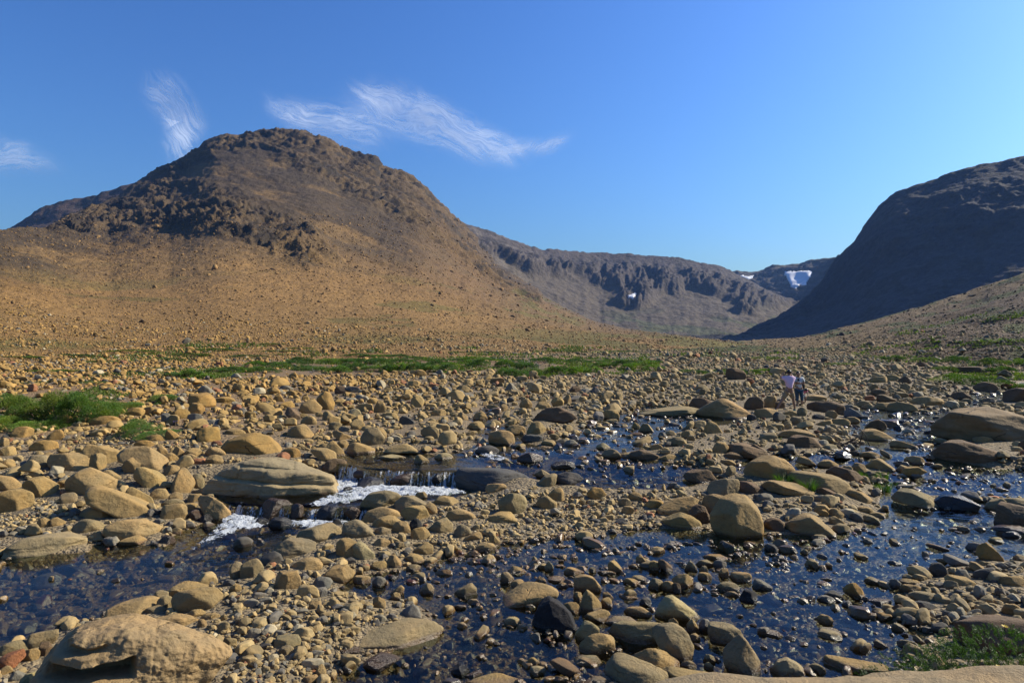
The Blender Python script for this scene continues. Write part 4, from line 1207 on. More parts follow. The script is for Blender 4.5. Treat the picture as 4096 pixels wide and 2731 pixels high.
LAND = {  # handwritten landmark descriptions: full label, short name others refer to
 'roundleft': ('ochre rounded boulder below the yellow-green grass beside the shrub thicket', 'rounded ochre boulder below the thicket'),
 'arch': ('arched ochre boulder with a hollow underneath, against the edge of the shrub thicket', 'arched boulder'),
 'bankblock': ('big ochre block jutting highest from the stony bank', 'big ochre block'),
 'loaf': ('large smooth loaf-shaped tan boulder, the biggest lying level on the left bank', 'loaf-shaped boulder'),
 'longtilt': ('long tan boulder tilted down to the right behind the round-headed one', 'long tilted boulder'),
 'leaner': ('oblong tan boulder leaning steeply on the round-headed boulder', 'leaning oblong boulder'),
 'whaleback2': ('broad humped tan boulder resting behind the sausage-shaped boulder', 'broad humped boulder'),
 'sausage': ('long sausage-shaped tan boulder split by a shadow, above the pool', 'sausage-shaped boulder'),
 'pocked': ('pocked round tan boulder cut by the left edge of the photo', 'pocked round boulder'),
 'egg': ('upright egg-shaped tan boulder standing on the bank next to the striped ledge', 'upright egg-shaped boulder'),
 'fallguard': ('tan boulder with a wet brown foot beside the lower cascade', 'boulder beside the lower cascade'),
 'shorehump': ('round-topped tan boulder beside the small riffle upstream of the dark slab', 'round-topped boulder by the riffle'),
 'bankegg': ('big olive-grey boulder in the bank above the upper pool', 'big olive-grey boulder'),
 'tent': ('tan tent-shaped boulder at the far edge of the upper pool', 'tent-shaped boulder'),
 'tanpyramid': ('bright tan boulder on top of the bank in front of the striped peak', 'bright tan boulder'),
 'stripedpeak': ('ochre boulder with dark stripes, peaked, crowning the stony bank', 'striped peaked boulder'),
 'poolcone': ('small tan cone-shaped boulder alone in the upper pool', 'cone-shaped pool boulder'),
 'halfwet': ('boulder half tan and half dark wet at the lip of the upper pool', 'half-wet boulder'),
 'darkslab': ('long dark grey slab standing beside the upper waterfall', 'long dark slab'),
 'fallblack': ('wet black boulder in the white water under the upper waterfall', 'wet black boulder'),
 'ribbed': ('olive-grey domed boulder with ribbed face below the upper waterfall', 'ribbed domed boulder'),
 'lipbrown': ('brown boulder with a dry pale top on the lip of the lower cascade', 'brown lip boulder'),
 'poolboulder': ('very large smooth grey-tan boulder rising from the still pool', 'very large pool boulder'),
 'lumpy': ('lumpy weathered tan boulder at the far shore of the pool', 'lumpy weathered boulder'),
 'mossyround': ('round greenish boulder on the near shore of the pool', 'round greenish boulder'),
 'bankloaf': ('overhanging loaf-shaped tan boulder on the near pool shore', 'overhanging tan boulder'),
 'orange': ('rust-orange boulder by the left edge of the photo near the great ledge', 'rust-orange boulder'),
 'saddle': ('big grey-tan saddle-backed boulder at the edge of the pebble bar', 'saddle-backed boulder'),
 'greycone': ('grey cone-shaped boulder right behind the saddle-backed boulder', 'grey cone-shaped boulder'),
 'cube': ('cube-like tan boulder with a dark underside on the pebble bar', 'cube-like boulder'),
 'topround': ('large round-topped olive boulder where the pool meets the boulder bar', 'round-topped olive boulder'),
 'ball': ('round black boulder among tan ones on the boulder bar', 'round black boulder'),
 'creamy': ('cream-coloured knobbly boulder on the boulder bar', 'cream knobbly boulder'),
 'bottomslab': ('flat tan slab cut by the bottom edge of the photo', 'flat slab at the bottom edge'),
 'bigwedge': ('broad tan wedge-shaped boulder in the water behind the jagged black one', 'broad wedge boulder'),
 'blackrock': ('jagged black boulder in the shallow water', 'jagged black boulder'),
 'sharkfin': ('tan fin-shaped boulder standing just behind the jagged black boulder', 'fin-shaped boulder'),
 'palewedge': ('pale triangular boulder behind the bolster-shaped boulder', 'pale triangular boulder'),
 'bolster': ('long flat-topped bolster-shaped boulder in the middle of the near boulder heap', 'bolster-shaped boulder'),
 'potato': ('large potato-shaped boulder leaning on the bolster-shaped one', 'potato-shaped boulder'),
 'ridge': ('sharp-ridged tan boulder in front of the potato-shaped one', 'sharp-ridged boulder'),
 'chimney': ('big dark-stained boulder at the bottom edge under the sharp-ridged one', 'big stained boulder'),
 'tallboulder': ('tall upright boulder standing in the near shallows', 'tall upright boulder'),
 'breadroll': ('bun-shaped tan boulder in the shallow pool', 'bun-shaped boulder'),
 'tombstone': ('small pale upright stone standing like a tombstone in the shallows', 'tombstone-like stone'),
 'splinter': ('long dark splinter-shaped rock slanting in the near shallows', 'splinter-shaped rock'),
 'bigdome': ('biggest domed boulder at the shore of the wide shallow pool', 'biggest domed boulder'),
 'shoredome': ('low domed tan boulder at the pool shore beside the biggest dome', 'low domed boulder'),
 'squareblock': ('square-cut olive block behind the domed boulders', 'square-cut block'),
 'turtle': ('turtle-shaped tan boulder, largest among those between the two streams', 'turtle-shaped boulder'),
 'longback': ('long dark-flanked boulder lying beside the turtle-shaped one', 'long dark-flanked boulder'),
 'tongue': ('tongue-shaped grey-tan slab lying in front of the long dark-flanked boulder', 'tongue-shaped slab'),
 'streamwedge': ('wedge-shaped boulder where the right stream spills into the pool', 'wedge boulder at the spill'),
 'glisten': ('glistening wet black boulder at the spill into the pool', 'glistening black boulder'),
 'darkhump': ('dark brown humped boulder in front of the huge cracked slab', 'dark humped boulder'),
 'bigslab': ('huge cracked tan boulder like a ramp at the right edge, largest beside the stream', 'huge cracked boulder'),
 'mound': ('dark brown mound of rock near the walkers', 'brown mound by the walkers'),
 'pyramid': ('broad pyramid-shaped boulder with a glinting wet foot', 'pyramid-shaped boulder'),
 'lowslab': ('low pale slab stretching beside the pyramid-shaped boulder', 'low slab by the pyramid'),
 'lonedark': ('lone dark brown boulder standing far out at the edge of the grass', 'lone dark boulder'),
 'brownmound': ('wide brown mound-shaped boulder beside the middle stream', 'wide brown mound'),
 'darklean': ('dark glossy leaning rock beside the end of the long dark slab', 'dark leaning rock'),
 'sprungblock': ('large square-shouldered olive boulder at the pebble bar', 'square-shouldered boulder'),
 'longmound': ('long dark mound-backed boulder in the middle of the stones', 'long dark mound-backed boulder'),
 'arrowhead': ('arrowhead-shaped tan boulder at the pool shore', 'arrowhead-shaped boulder'),
 'tooth': ('tooth-shaped ochre boulder alone in the shallow pool', 'tooth-shaped boulder'),
 'disc': ('pale disc-shaped stone with a crease in the near shallows', 'creased disc stone'),
 'plate': ('flat plate-like olive stone at the edge of the right gravel bar', 'plate-like stone'),
 'knob': ('dark knobbly boulder at the tip of the right gravel bar', 'dark knobbly boulder'),
 'sail': ('ochre sail-shaped boulder tilted on the right gravel bar', 'sail-shaped boulder'),
 'scored': ('grey stone scored with dark lines beside the brown wall-like boulder', 'scored grey stone'),
 'brownwall': ('large dark brown boulder behind the green shrub in the corner', 'dark brown corner boulder'),
 'bar': ('long bar-shaped tan boulder at the water behind the foreground ledge', 'bar-shaped boulder'),
 'edgebrown': ('dark brown boulder at the right edge near the far grass', 'brown boulder by the far grass'),
 'grassrock': ('dark rock half hidden in the grass patch beyond the stream', 'dark rock in the grass'),
 'manrock': ('flat-topped tan boulder the photographing man stands on', 'boulder under the man'),
 'uppermound': ('layered ochre mound of bedrock just above the striped ledge', 'layered bedrock mound'),
 'ledge': ('striped pale ledge of bedrock sloping into the water beside the cascade', 'striped ledge'),
 'great': ('great brown-tan ledge with an overhang and black hollow in the corner', 'great overhung ledge'),
 'fore': ('flat fissured tan rock shelf along the bottom right corner', 'fissured rock shelf'),
}
recs = []          # every single rock: picture box, colour, shape and so on, for its label
def add_rock(poly_px, col, seed, key=None, wetall=False, lvl=None, p=None, depth_k=None, shape='P', cracks=None, lift=0.0):
    pg = np.array(poly_px, float)
    x0, x1 = pg[:, 0].min(), pg[:, 0].max(); y0, y1 = pg[:, 1].min(), pg[:, 1].max()
    w, h = x1-x0, y1-y0; r = np.random.default_rng(seed)
    uc = (x0+x1)/2
    X, Y, z = px_to_top(uc, y1-.05*h)
    if depth_k is None: depth_k = r.uniform(.62, .95)
    phi = math.atan((y1-HZ)/F)
    s0 = Y/F
    A = h*s0/2
    hy = .5*depth_k*max(w*.9, h*1.1)*s0; hy = min(hy, w*s0*.7, .80*A/max(math.sin(phi), .02))
    Yc = Y+hy*.80; s = Yc/F; A = h*s/2
    hz = math.sqrt(A*A-min(hy*math.sin(phi), .8*A)**2)/math.cos(phi)
    dep = 2*hy
    q = np.stack([(pg[:, 0]-uc)*s, ((y0+y1)/2-pg[:, 1])/(h/2)*hz], 1)
    q[:, 1] = np.where(q[:, 1] < -.7*hz, q[:, 1]-.22*hz, q[:, 1])
    area = w*h
    if lvl is None: lvl = 5 if area > 500 else 4
    if p is None: p = r.choice([15, 22, 32, 44]) if area > 500 else r.choice([24, 36, 60, 100])
    V, Fc = rock_verts(q, dep, seed, lvl, p, (.03 if key == 'great' else r.uniform(.035, .065)), int(r.integers(7, 13)))
    zb = CAMZ-((y0+y1)/2-HZ)*s
    name = 'boulder' if max(w, h) > 14 else 'stone'
    me = make_mesh(name, V, Fc, M_ROCK)
    Xc = (uc-512)/F*Yc
    o = link(name, me)
    o.location = (Xc, Yc, zb+lift); o.rotation_euler = (0, 0, -math.atan2(Xc, Yc)*.9)
    c = np.array(COLR[col][0])*(1+r.uniform(-.09, .09))*np.array([1+r.uniform(-.03, .03), 1, 1+r.uniform(-.07, .07)])
    o.color = (*c, 1)
    sd = float(water_sd(np.array([Xc]), np.array([Yc]))[0]); wl = float(W(np.array([Xc]), np.array([Y]))[0])
    o['water_level'] = (wl+.85*h*s if wetall else (wl+.012 if sd < .35 else -50.0))
    o['cracks'] = float(cracks if cracks is not None else (r.uniform(.3, .9) if area > 350 and r.random() < .5 else 0.0))
    o['grain'] = float(np.clip(1.6/max(w*s, h*s), .6, 6))
    if key in ('darkslab', 'uppermound', 'bigslab'): o['cracks'] = 1.0
    if key == 'bigslab': o.color = (.34, .235, .12, 1)
    recs.append(dict(o=o, u=uc, v=(y0+y1)/2, w=w, h=h, col=col, shape=shape, key=key, sd=sd, wet=wetall, name=name, bot=y1, top=y0))
    return o
_seed = 100
for line in ROCKS.strip().split('\n'):
    tk = line.split(); ox, oy = CROPS[tk[0]]; key = None; _seed += 1
    if tk[-1].startswith('#'): key = tk[-1][1:]; tk = tk[:-1]
    wetall = tk[-1] == 'w' and len(tk) > 3 and tk[-2] in COLR
    if wetall: tk = tk[:-1]
    if tk[1] == 'P':
        pts = [tuple(map(float, q.split(','))) for q in tk[2:-1]]; shp = 'P'
    else:
        x0, y0, x1, y1 = map(float, tk[1:5]); shp = tk[5]; rr = random.Random(_seed)
        pts = [(x0+(x1-x0)*a, y1-(y1-y0)*b) for a, b in SHAPES[shp]]
        if shp in 'rbseq' and rr.random() < .5: pts = [(x0+x1-a, b) for a, b in pts]
        pts = [(a+rr.uniform(-.04, .04)*(x1-x0), b+rr.uniform(-.03, .03)*(y1-y0)) for a, b in pts]
    add_rock([(ox+a/8.553, oy+b/8.553) for a, b in pts], tk[-1], _seed, key, wetall, shape=shp)

# ---- three pieces of bedrock with their own structure
def bedrock(poly, col, seed, key, depth_k, mod, lvl=6, p=12, name='rock_ledge', lift=0.0, cracks=.8):
    o = add_rock(poly, col, seed, key, lvl=lvl, p=p, depth_k=depth_k, cracks=cracks, lift=lift)
    recs[-1]['name'] = name; o.name = name; o.data.name = name
    me = o.data; n = len(me.vertices); P = np.empty(n*3, np.float32); me.vertices.foreach_get('co', P); P = P.reshape(-1, 3).astype(float)
    P = mod(P); me.vertices.foreach_set('co', P.astype(np.float32).ravel()); me.update()
    return o
def mod_striped(P):
    x, y, z = P.T; H_ = z.max()-z.min()*.7; z = z-z.min()*.7
    b = z + .10*x + .035*fbm(P*1.1, 3)                            # beds that fall gently to the right
    out = np.zeros(len(P))
    for lev, dep in ((.44, .14), (.80, .06)):
        out += dep*S((lev*H_-b)/.06)                              # each lower bed stands further out
        out -= .035*np.exp(-((b-lev*H_)/.016)**2)
    for xc in (-.8, -.25, .35, .9, 1.5):
        out -= .03*np.exp(-((x-xc-.25*z)/.02)**2)
    P[:, 1] -= out; P += (.02*ridged(P*2.2, 4))[:, None]*np.array([.2, -1, .5])
    return P
o = bedrock([(206,493),(211,483),(226,469),(246,460),(268,457),(295,463),(318,472),(334,484),(336,490),(320,496)], 'l', 901, 'ledge', .5, mod_striped, p=30)
o.color = (.47, .36, .195, 1)
def mod_great(P):
    x, y, z = P.T
    P = P + (.035*ridged(P*1.5+4, 5, .55)+.03*fbm(P*4, 4))[:, None]*np.array([.3, -1, .6])
    x, y, z = P.T; X0, X1 = x.min(), x.max(); z = z-z.min()*.75; H_ = z.max()
    fx = (x-X0)/(X1-X0); fz = z/H_
    # hollow under an overhang, another broken step above it
    m = S((.56-fx)/.04)*S((fx-.10)/.2)*S((.76+.02*np.sin(fx*14)-fz)/.03)*S((fz-.58)/.08)
    P[:, 1] += .34*m; P[:, 2] += -.05*m
    m2 = S((.48-fx)/.15)*S((fx-.1)/.1)*S((.93-.08*fx+.02*np.sin(fx*31)-fz)/.03)*S((fz-.80)/.08)
    P[:, 1] += .13*m2; P[:, 2] -= .04*m2
    g = np.exp(-((x-(.30*z)-.05+.03*np.sin(z*9))/.010)**2)*.012                    # a straight joint through it
    P[:, 1] += g*.4; P[:, 2] -= g*.4
    return P
o = bedrock([(24,690),(34,676),(46,660),(52,645),(64,634),(100,627),(128,627),(152,634),(182,645),(206,656),(222,668),(214,680),(190,690),(160,700),(150,725),(24,730)], 't', 902, 'great', .62, mod_great, lvl=7, p=18, cracks=.35)
o.color = (.43, .30, .15, 1)
def shelf():
    V, Fc = ico(7)
    H_ = np.array([3.4, 1.9, .85]); d = V/np.abs(V/1.0).max(1)[:, None]
    q = (np.abs(V)**9).sum(1)**(-1/9.0); P = V*q[:, None]*H_
    x, y, z = P.T
    edge = .10*fbm(P3(x, 0, 0, .8), 4)+.05*ridged(P3(x, z, 0, 2.2), 3)
    P[:, 1] += np.where(y > 0, edge, 0)
    top = S((z-.5)/.2)
    bed = x*.25+y
    lay = ridged(np.stack([P[:, 0]*.5, P[:, 1]*4.5+.8*P[:, 0], P[:, 2]*0], -1), 4, .6)
    P[:, 2] += top*(.022*lay+.03*fbm(P*.9, 3)+.006*ridged(P*9, 3)) + top*.05*S((P[:, 0]-.5)/2.5)*S((y-.8)/1)
    for yc, a, b in ((1.62, .2, 2.9), (1.38, 1.0, 3.2), (1.18, -.6, 1.4), (.95, -1.5, 2.6)):
        w_ = yc+.05*fbm(P3(P[:, 0], yc, 0, 1.6), 4)
        P[:, 2] -= top*.05*np.exp(-((P[:, 1]-w_)/.018)**2)*S((P[:, 0]-a)/.3)*S((b-P[:, 0])/.3)
    o = link('rock_shelf', make_mesh('rock_shelf', P, Fc, M_ROCK))
    o.location = (3.34, 1.56, 1.105); o.rotation_euler = (0, math.radians(-.9), math.radians(1.2)); o.color = (.47, .345, .19, 1)
    o['water_level'] = -50.0; o['cracks'] = .0; o['grain'] = 2.2
    recs.append(dict(o=o, u=850, v=675, w=400, h=14, col='t', shape='P', key='fore', sd=1, wet=False, name='rock_shelf', bot=682, top=668))
shelf()

# ---- labels: handwritten for landmarks, otherwise look + place beside the nearest landmark
def label_rocks():
    BIG = 21
    marks = [r for r in recs if r['key']]
    for r in recs:
        if r['name'] in ('boulder', 'stone'):
            r['name'] = 'boulder' if max(r['w'], r['h']) > BIG else 'stone'
            r['o'].name = r['name']; r['o'].data.name = r['name']
    used = {}
    rest = []
    for r in recs:
        o = r['o']; o['category'] = {'boulder': 'boulder', 'stone': 'stone'}.get(r['name'], 'bedrock')
        if r['name'] in ('boulder', 'stone'): o['group'] = 'boulders of the stream bed' if r['name'] == 'boulder' else 'single stones between the boulders'
        if r['key']: o['label'] = LAND[r['key']][0]; used[o['label']] = 1
        else: rest.append(r)
    buckets = {}
    for r in rest:
        cand = sorted(marks, key=lambda m: math.hypot((m['u']-r['u']), 1.6*(m['v']-r['v'])) - .3*max(m['w'], m['h']))
        m = cand[0]; du, dv = r['u']-m['u'], r['v']-m['v']
        if abs(du)/(m['w']+r['w']) >= abs(dv)/(m['h']+r['h']): rel = 'left of' if du < 0 else 'right of'
        else: rel = 'beyond' if dv < 0 else 'in front of'
        sz = max(r['w'], r['h']); size = 'big' if sz > 38 else ('mid-sized' if sz > 24 else ('small' if sz > 14 else 'tiny'))
        colr = COLR[r['col']][1]; shp = SHN[r['shape']]
        if r['wet']: colr = 'wet '+colr.replace('dark ', '')
        r['base'] = f"{size} {colr} {shp} {r['name']}"; r['m'] = m; r['rel'] = rel
        r['dist'] = math.hypot(du, dv)
        buckets.setdefault((r['base'], rel, m['key']), []).append(r)
    for (base, rel, key), L in buckets.items():
        L.sort(key=lambda r: r['dist'])
        for i, r in enumerate(L):
            sit = 'in the water, ' if r['sd'] < 0 and not r['wet'] else ''
            if len(L) > 1:
                w_ = ['nearest', 'second', 'third', 'fourth', 'fifth', 'sixth', 'seventh'][i]
                lab = f"{base}, {w_} {rel} the {LAND[key][1]}"
            else: lab = f"{base} {sit}{rel} the {LAND[key][1]}".replace(' in the water, ', ' in water ')
            assert lab not in used, lab
            used[lab] = 1; r['o']['label'] = lab
            if len(lab.split()) > 16: print('LONG', len(lab.split()), lab)
    print('rocks', len(recs), 'boulders', sum(r['name'] == 'boulder' for r in recs), 'stones', sum(r['name'] == 'stone' for r in recs))
label_rocks()

# ------------------------------------------------------------------ surfaces of the slopes, for standing things on them
def _col(L, us): return np.clip(np.round((us-L['U'][0, 0])/(L['U'][0, 1]-L['U'][0, 0])).astype(int), 0, L['U'].shape[1]-1)
def hill_z(X, Y):
    us = 512+F*X/Y; z = np.full(len(X), -99.0)
    for L in (L1, L6):
        c = _col(L, us); m = (us > L['U'][0, 0]) & (us < L['U'][0, -1])
        for k in np.unique(c[m]):
            q = m & (c == k); py = L['P'][:L['rows'], k, 1]; pz = L['P'][:L['rows'], k, 2]
            zz = np.interp(Y[q], py, pz, left=-99, right=-99); z[q] = np.maximum(z[q], zz)
    return z
def surf_many(us, vs):
    X, Y, Z, sd = px_many(us, vs); z2 = hill_z(X, Y); Z = np.maximum(Z, z2)
    for L in (L1, L6):
        c = _col(L, us); R = L['rows']; m = (us > L['U'][0, 0]) & (us < L['U'][0, -1])
        for k in np.unique(c[m]):
            q = np.where(m & (c == k))[0]; v_ = np.minimum.accumulate(L['V'][:R, k]); i = np.searchsorted(-v_, -vs[q])
            g = (i > 0) & (i < R); q, i = q[g], i[g]; nr = L['P'][i, k, 1] < Y[q]; q, i = q[nr], i[nr]
            X[q], Y[q], Z[q] = L['P'][i, k].T
    return X, Y, Z, sd
def place(u, v):
    X, Y, z = px_to_ground(u, v)
    for L in (L1, L6):
        if L['U'][0, 0] < u < L['U'][0, -1]:
            c = int(_col(L, np.array([u]))[0]); V_ = L['V'][:L['rows'], c]; k = np.where(V_ <= v)[0]
            if len(k) and L['P'][k[0], c, 1] < Y and k[0] > 0: X, Y, z = L['P'][k[0], c]
    return float(X), float(Y), float(z)

# ------------------------------------------------------------------ the countless stones
def unlinked(name, meshes):
    c = bpy.data.collections.new(name)
    for i, me in enumerate(meshes):
        o = bpy.data.objects.new(f'{name}_{chr(97+i)}', me); c.objects.link(o)
    return c
def variants(n, seed, lvl, mat, flat=1.0):
    out = []
    for i in range(n):
        r = np.random.default_rng(seed+i)
        pts = [(x-.5, z*.62) for x, z in SHAPES['rbsrbpsvrebw'[i % 12]]]
        V, Fc = rock_verts(pts, r.uniform(.6, .95), seed+i, lvl, r.choice([24, 40, 70, 110]), r.uniform(.03, .075), int(r.integers(6, 12)))
        out.append(make_mesh('stone_form', V, Fc, mat))
    return out
def scatter(name, pos, scale, rot, idx, tint, wl, coll, mat):
    n = len(pos)
    me = bpy.data.meshes.new(name); me.vertices.add(n); me.vertices.foreach_set('co', np.ascontiguousarray(pos, dtype=np.float32).ravel())
    def at(nm, ty, d, key):
        a = me.attributes.new(nm, ty, 'POINT'); a.data.foreach_set(key, np.ascontiguousarray(d, dtype=np.int32 if ty == 'INT' else np.float32).ravel())
    at('sc', 'FLOAT_VECTOR', scale, 'vector'); at('ro', 'FLOAT_VECTOR', rot, 'vector'); at('ix', 'INT', idx, 'value'); at('wl', 'FLOAT', wl, 'value')
    c4 = np.ones((n, 4)); c4[:, :3] = tint; at('tint', 'FLOAT_COLOR', c4, 'color')
    me.materials.append(mat)
    o = link(name, me, kind='stuff')
    ng = bpy.data.node_groups.new(name, 'GeometryNodeTree')
    ng.interface.new_socket('Geometry', in_out='INPUT', socket_type='NodeSocketGeometry'); ng.interface.new_socket('Geometry', in_out='OUTPUT', socket_type='NodeSocketGeometry')
    N = ng.nodes.new; Lk = ng.links.new
    gi, go = N('NodeGroupInput'), N('NodeGroupOutput'); ci = N('GeometryNodeCollectionInfo'); ci.inputs['Collection'].default_value = coll
    ci.inputs['Separate Children'].default_value = True; ci.inputs['Reset Children'].default_value = True
    ip = N('GeometryNodeInstanceOnPoints'); ip.inputs['Pick Instance'].default_value = True
    def na(nm, ty):
        k = N('GeometryNodeInputNamedAttribute'); k.data_type = ty; k.inputs[0].default_value = nm
        return [s for s in k.outputs if s.enabled and s.name == 'Attribute'][0]
    er = N('FunctionNodeEulerToRotation'); Lk(na('ro', 'FLOAT_VECTOR'), er.inputs[0]); Lk(er.outputs[0], ip.inputs['Rotation'])
    Lk(gi.outputs[0], ip.inputs['Points']); Lk(ci.outputs[0], ip.inputs['Instance']); Lk(na('ix', 'INT'), ip.inputs['Instance Index']); Lk(na('sc', 'FLOAT_VECTOR'), ip.inputs['Scale'])
    Lk(ip.outputs[0], go.inputs[0])
    md = o.modifiers.new('stones', 'NODES'); md.node_group = ng
    return o
NV = 16
coll_near = unlinked('stone_form', variants(NV, 500, 4, M_STONE))
coll_far = unlinked('rubble_form', variants(NV, 700, 2, M_STONE))

def inpoly(u, v, pg):
    return poly_sd(u, v, np.array(pg, float)) < 0
def px_median(u, v):
    m = np.interp(v, [350, 370, 385, 400, 430, 470, 520, 560, 620, 682, 760], [1.5, 2.6, 3.6, 4.5, 5.6, 6.6, 6.6, 7.0, 8.2, 9.0, 12.0])
    m = m*np.where((u < 520) & (v > 385) & (v < 505), 1.22, 1)
    m = np.where(inpoly(u, v, [(395,500),(500,488),(720,498),(725,530),(600,530),(470,552),(410,535)]), 3.9, m)      # fine gravel of the bars
    m = np.where(inpoly(u, v, [(180,600),(300,570),(430,600),(425,640),(300,690),(150,760),(150,690)]), 6.2, m)
    m = np.where(inpoly(u, v, [(0,498),(60,502),(60,522),(0,530)]), 3.0, m)
    m = np.where(inpoly(u, v, [(60,436),(190,430),(240,442),(200,455),(60,450)]), 3.4, m)
    m = np.where(inpoly(u, v, [(890,468),(1040,470),(1040,500),(900,498)]), 4.6, m)
    m = np.where(inpoly(u, v, [(300,425),(420,450),(330,458),(300,450)]), 4.2, m)
    return m
r_ = np.random.default_rng(21)
Ncand = 1280000
us = r_.uniform(-420, 1420, Ncand); vs_ = 350+(760-350)*r_.random(Ncand)
med = px_median(us, vs_)
keep = r_.random(Ncand) < 3.9/med**2*(.50+.16*S((vs_-540)/40))*(1+.9*S((455-vs_)/50))*(2/3)
us, vs_, med = us[keep], vs_[keep], med[keep]
X, Y, Z, sd = px_many(us, vs_)
size = med*np.exp(r_.normal(0, .44, len(us)))
size = np.where(r_.random(len(us)) < .05, size*1.7, size)
size = np.where(r_.random(len(us)) < .30, size*.6, size)
size = np.minimum(size, 22)*Y/F
inw = sd < -.02
clus = fbm(P3(X, Y, 8, .55), 3)
pw = np.where(us < 430, .05, np.where(Y > 17, .62, .20+.5*S((clus-.0)/.3)))
pw = np.where((us > 600) & (us < 760) & (vs_ > 530) & (vs_ < 548), .08, pw)
# clusters of stones that break the surface of the near pool
isl = inpoly(us, vs_, [(440,560),(520,552),(600,575),(600,600),(500,600)]) | inpoly(us, vs_, [(600,555),(760,550),(800,575),(700,600),(600,590)]) | inpoly(us, vs_, [(560,580),(640,590),(640,610),(560,610)]) | inpoly(us, vs_, [(340,560),(430,560),(440,600),(360,592)])
pw = np.where(isl, .85, pw)
above = ~inw | (r_.random(len(us)) < pw)
ok = above | ((Y < 20) & (r_.random(len(us)) < .75))
for pg, st in FOAM_PX[:3]: ok &= ~inpoly(us, vs_, pg)
grassy = np.zeros(len(us), bool)
for pg in ([(0,400),(45,388),(95,386),(125,402),(110,418),(60,424),(0,428)], [(175,372),(230,366),(300,358),(450,355),(650,356),(662,368),(600,374),(540,378),(480,372),(330,374),(200,380)], [(925,378),(960,368),(1030,372),(1030,384),(960,388)]):
    grassy |= inpoly(us, vs_, pg)
ok &= ~(grassy & (r_.random(len(us)) < .9))
spx = size*F/Y
for q in recs:                                               # leave the faces of the single rocks free
    if q['key'] in ('fore',): continue
    x0, x1 = q['u']-q['w']/2, q['u']+q['w']/2
    m = (us > x0-.15*spx) & (us < x1+.15*spx) & (vs_ > q['top']+.25*q['h']) & (vs_ < q['bot']+.42*spx*(1-.8*np.abs(us-q['u'])/(q['w']/2+1e-6)).clip(0, 1)+.3)
    ok &= ~m
ok &= ~((us > 768) & (us < 812) & (vs_ > 395) & (vs_ < 417) & (spx > 4.6))
ok &= ~((us > 262) & (us < 352) & (vs_ > 492) & (vs_ < 512)) & ~((us > 352) & (us < 455) & (vs_ > 463) & (vs_ < 492))
us, vs_, X, Y, Z, sd, size, inw, above, med = [a[ok] for a in (us, vs_, X, Y, Z, sd, size, inw, above, med)]
n = len(us)
Z = np.maximum(Z, hill_z(X, Y))
sc3 = np.stack([size*r_.uniform(.85, 1.2, n), size*r_.uniform(.75, 1.1, n), size*r_.uniform(.62, 1.1, n)], 1)
hgt = sc3[:, 2]*.62
Wl = W(X, Y)
zpos = Z-hgt*r_.uniform(.05, .30, n)
zpos = np.where(inw, np.maximum(Z-hgt*.2, Wl-hgt*r_.uniform(.28, 1.02, n)), zpos)
zpos = np.where(inw & ~above, np.minimum(Z-hgt*.25, Wl-.03-hgt), zpos)
zpos = np.where(~inw & (r_.random(n) < .25) & (vs_ < 520), zpos+hgt*.35, zpos)
rot = np.stack([r_.normal(0, .20, n), r_.normal(0, .20, n), r_.uniform(0, 6.283, n)], 1)
tint = np.empty((n, 3)); a_ = S((620-us)/500)*S((480-vs_)/90)
tint[:] = np.array([.48, .345, .158]); tint = tint+(np.array([.50, .32, .105])-tint)*a_[:, None]
tint = tint+(np.array([.41, .31, .155])-tint)*(S((us-560)/200)*.6)[:, None]
far_ = S((430-vs_)/60)*S((560-us)/300); tint = tint+(np.array([.48, .29, .09])-tint)*far_[:, None]
rr = r_.random(n); near_ = S((vs_-440)/60)
tint[rr < .09+.16*near_] = (.30, .26, .185); tint[rr < .04+.06*near_] = (.18, .158, .125); tint[(rr < .02) & (size*F/Y < 6)] = (.07, .066, .06)
tint[rr > .975] = (.42, .19, .09); tint[(rr > .90) & (rr < .95)] = (.50, .42, .27)
tint *= np.where((med < 5) & (vs_ > 470), 1.28, 1.04)[:, None]
tint *= (1+r_.normal(0, .16, n))[:, None]
wlv = np.where(sd < .25, Wl+.012, -50)
wlv = np.where(inw & (r_.random(n) < .25), Wl+.3, wlv)
print('stones scattered', n)
scatter('stones', np.stack([X, Y, zpos], 1), sc3, rot, r_.integers(0, NV, n), tint, wlv, coll_near, M_STONE)

# rubble of the slopes
def rubble(name, L, N, vlo, vhi, tintc, med_px, seed, smax=1.0):
    r = np.random.default_rng(seed); R = L['rows']; V_, U_ = L['V'][:R], L['U'][:R]
    vv = np.concatenate([V_[:-1]-V_[1:], V_[-1:]*0])
    wgt = np.clip(vv, 0, 3)*((V_ > vlo) & (V_ < vhi) & (U_ > -60) & (U_ < 1084))*(1+1.5*S((V_-300)/40))
    p = wgt.ravel()/wgt.sum(); k = r.choice(V_.size, N, p=p)
    P = L['P'][:R].reshape(-1, 3)[k]; Y = P[:, 1]
    P = P + np.stack([r.uniform(-.6, .6, N)*Y/F, r.uniform(-1, 1, N)*Y*.004, r.uniform(-.3, .3, N)*0], 1)
    s = med_px*np.exp(r.normal(0, .50, N)); s = np.where(r.random(N) < .006, s*2.6, s)
    s = np.clip(s, .5, 11)*Y/F
    sc = np.stack([s*r.uniform(.8, 1.3, N), s*r.uniform(.7, 1.1, N), s*r.uniform(.6, 1.1, N)], 1)
    t = np.array(tintc)*(1+r.normal(0, .16, N))[:, None]; t[r.random(N) < .15] *= .6
    scatter(name, P-np.array([0, 0, 1])*sc[:, 2:3]*.14, sc, np.stack([r.normal(0, .35, N), r.normal(0, .35, N), r.uniform(0, 6.28, N)], 1), r.integers(0, NV, N), np.clip(t, .02, 1), np.full(N, -50.0), coll_far, M_STONE)
rubble('hillside_rubble', L1, 60000, 215, 372, (.37, .22, .082), .95, 31)
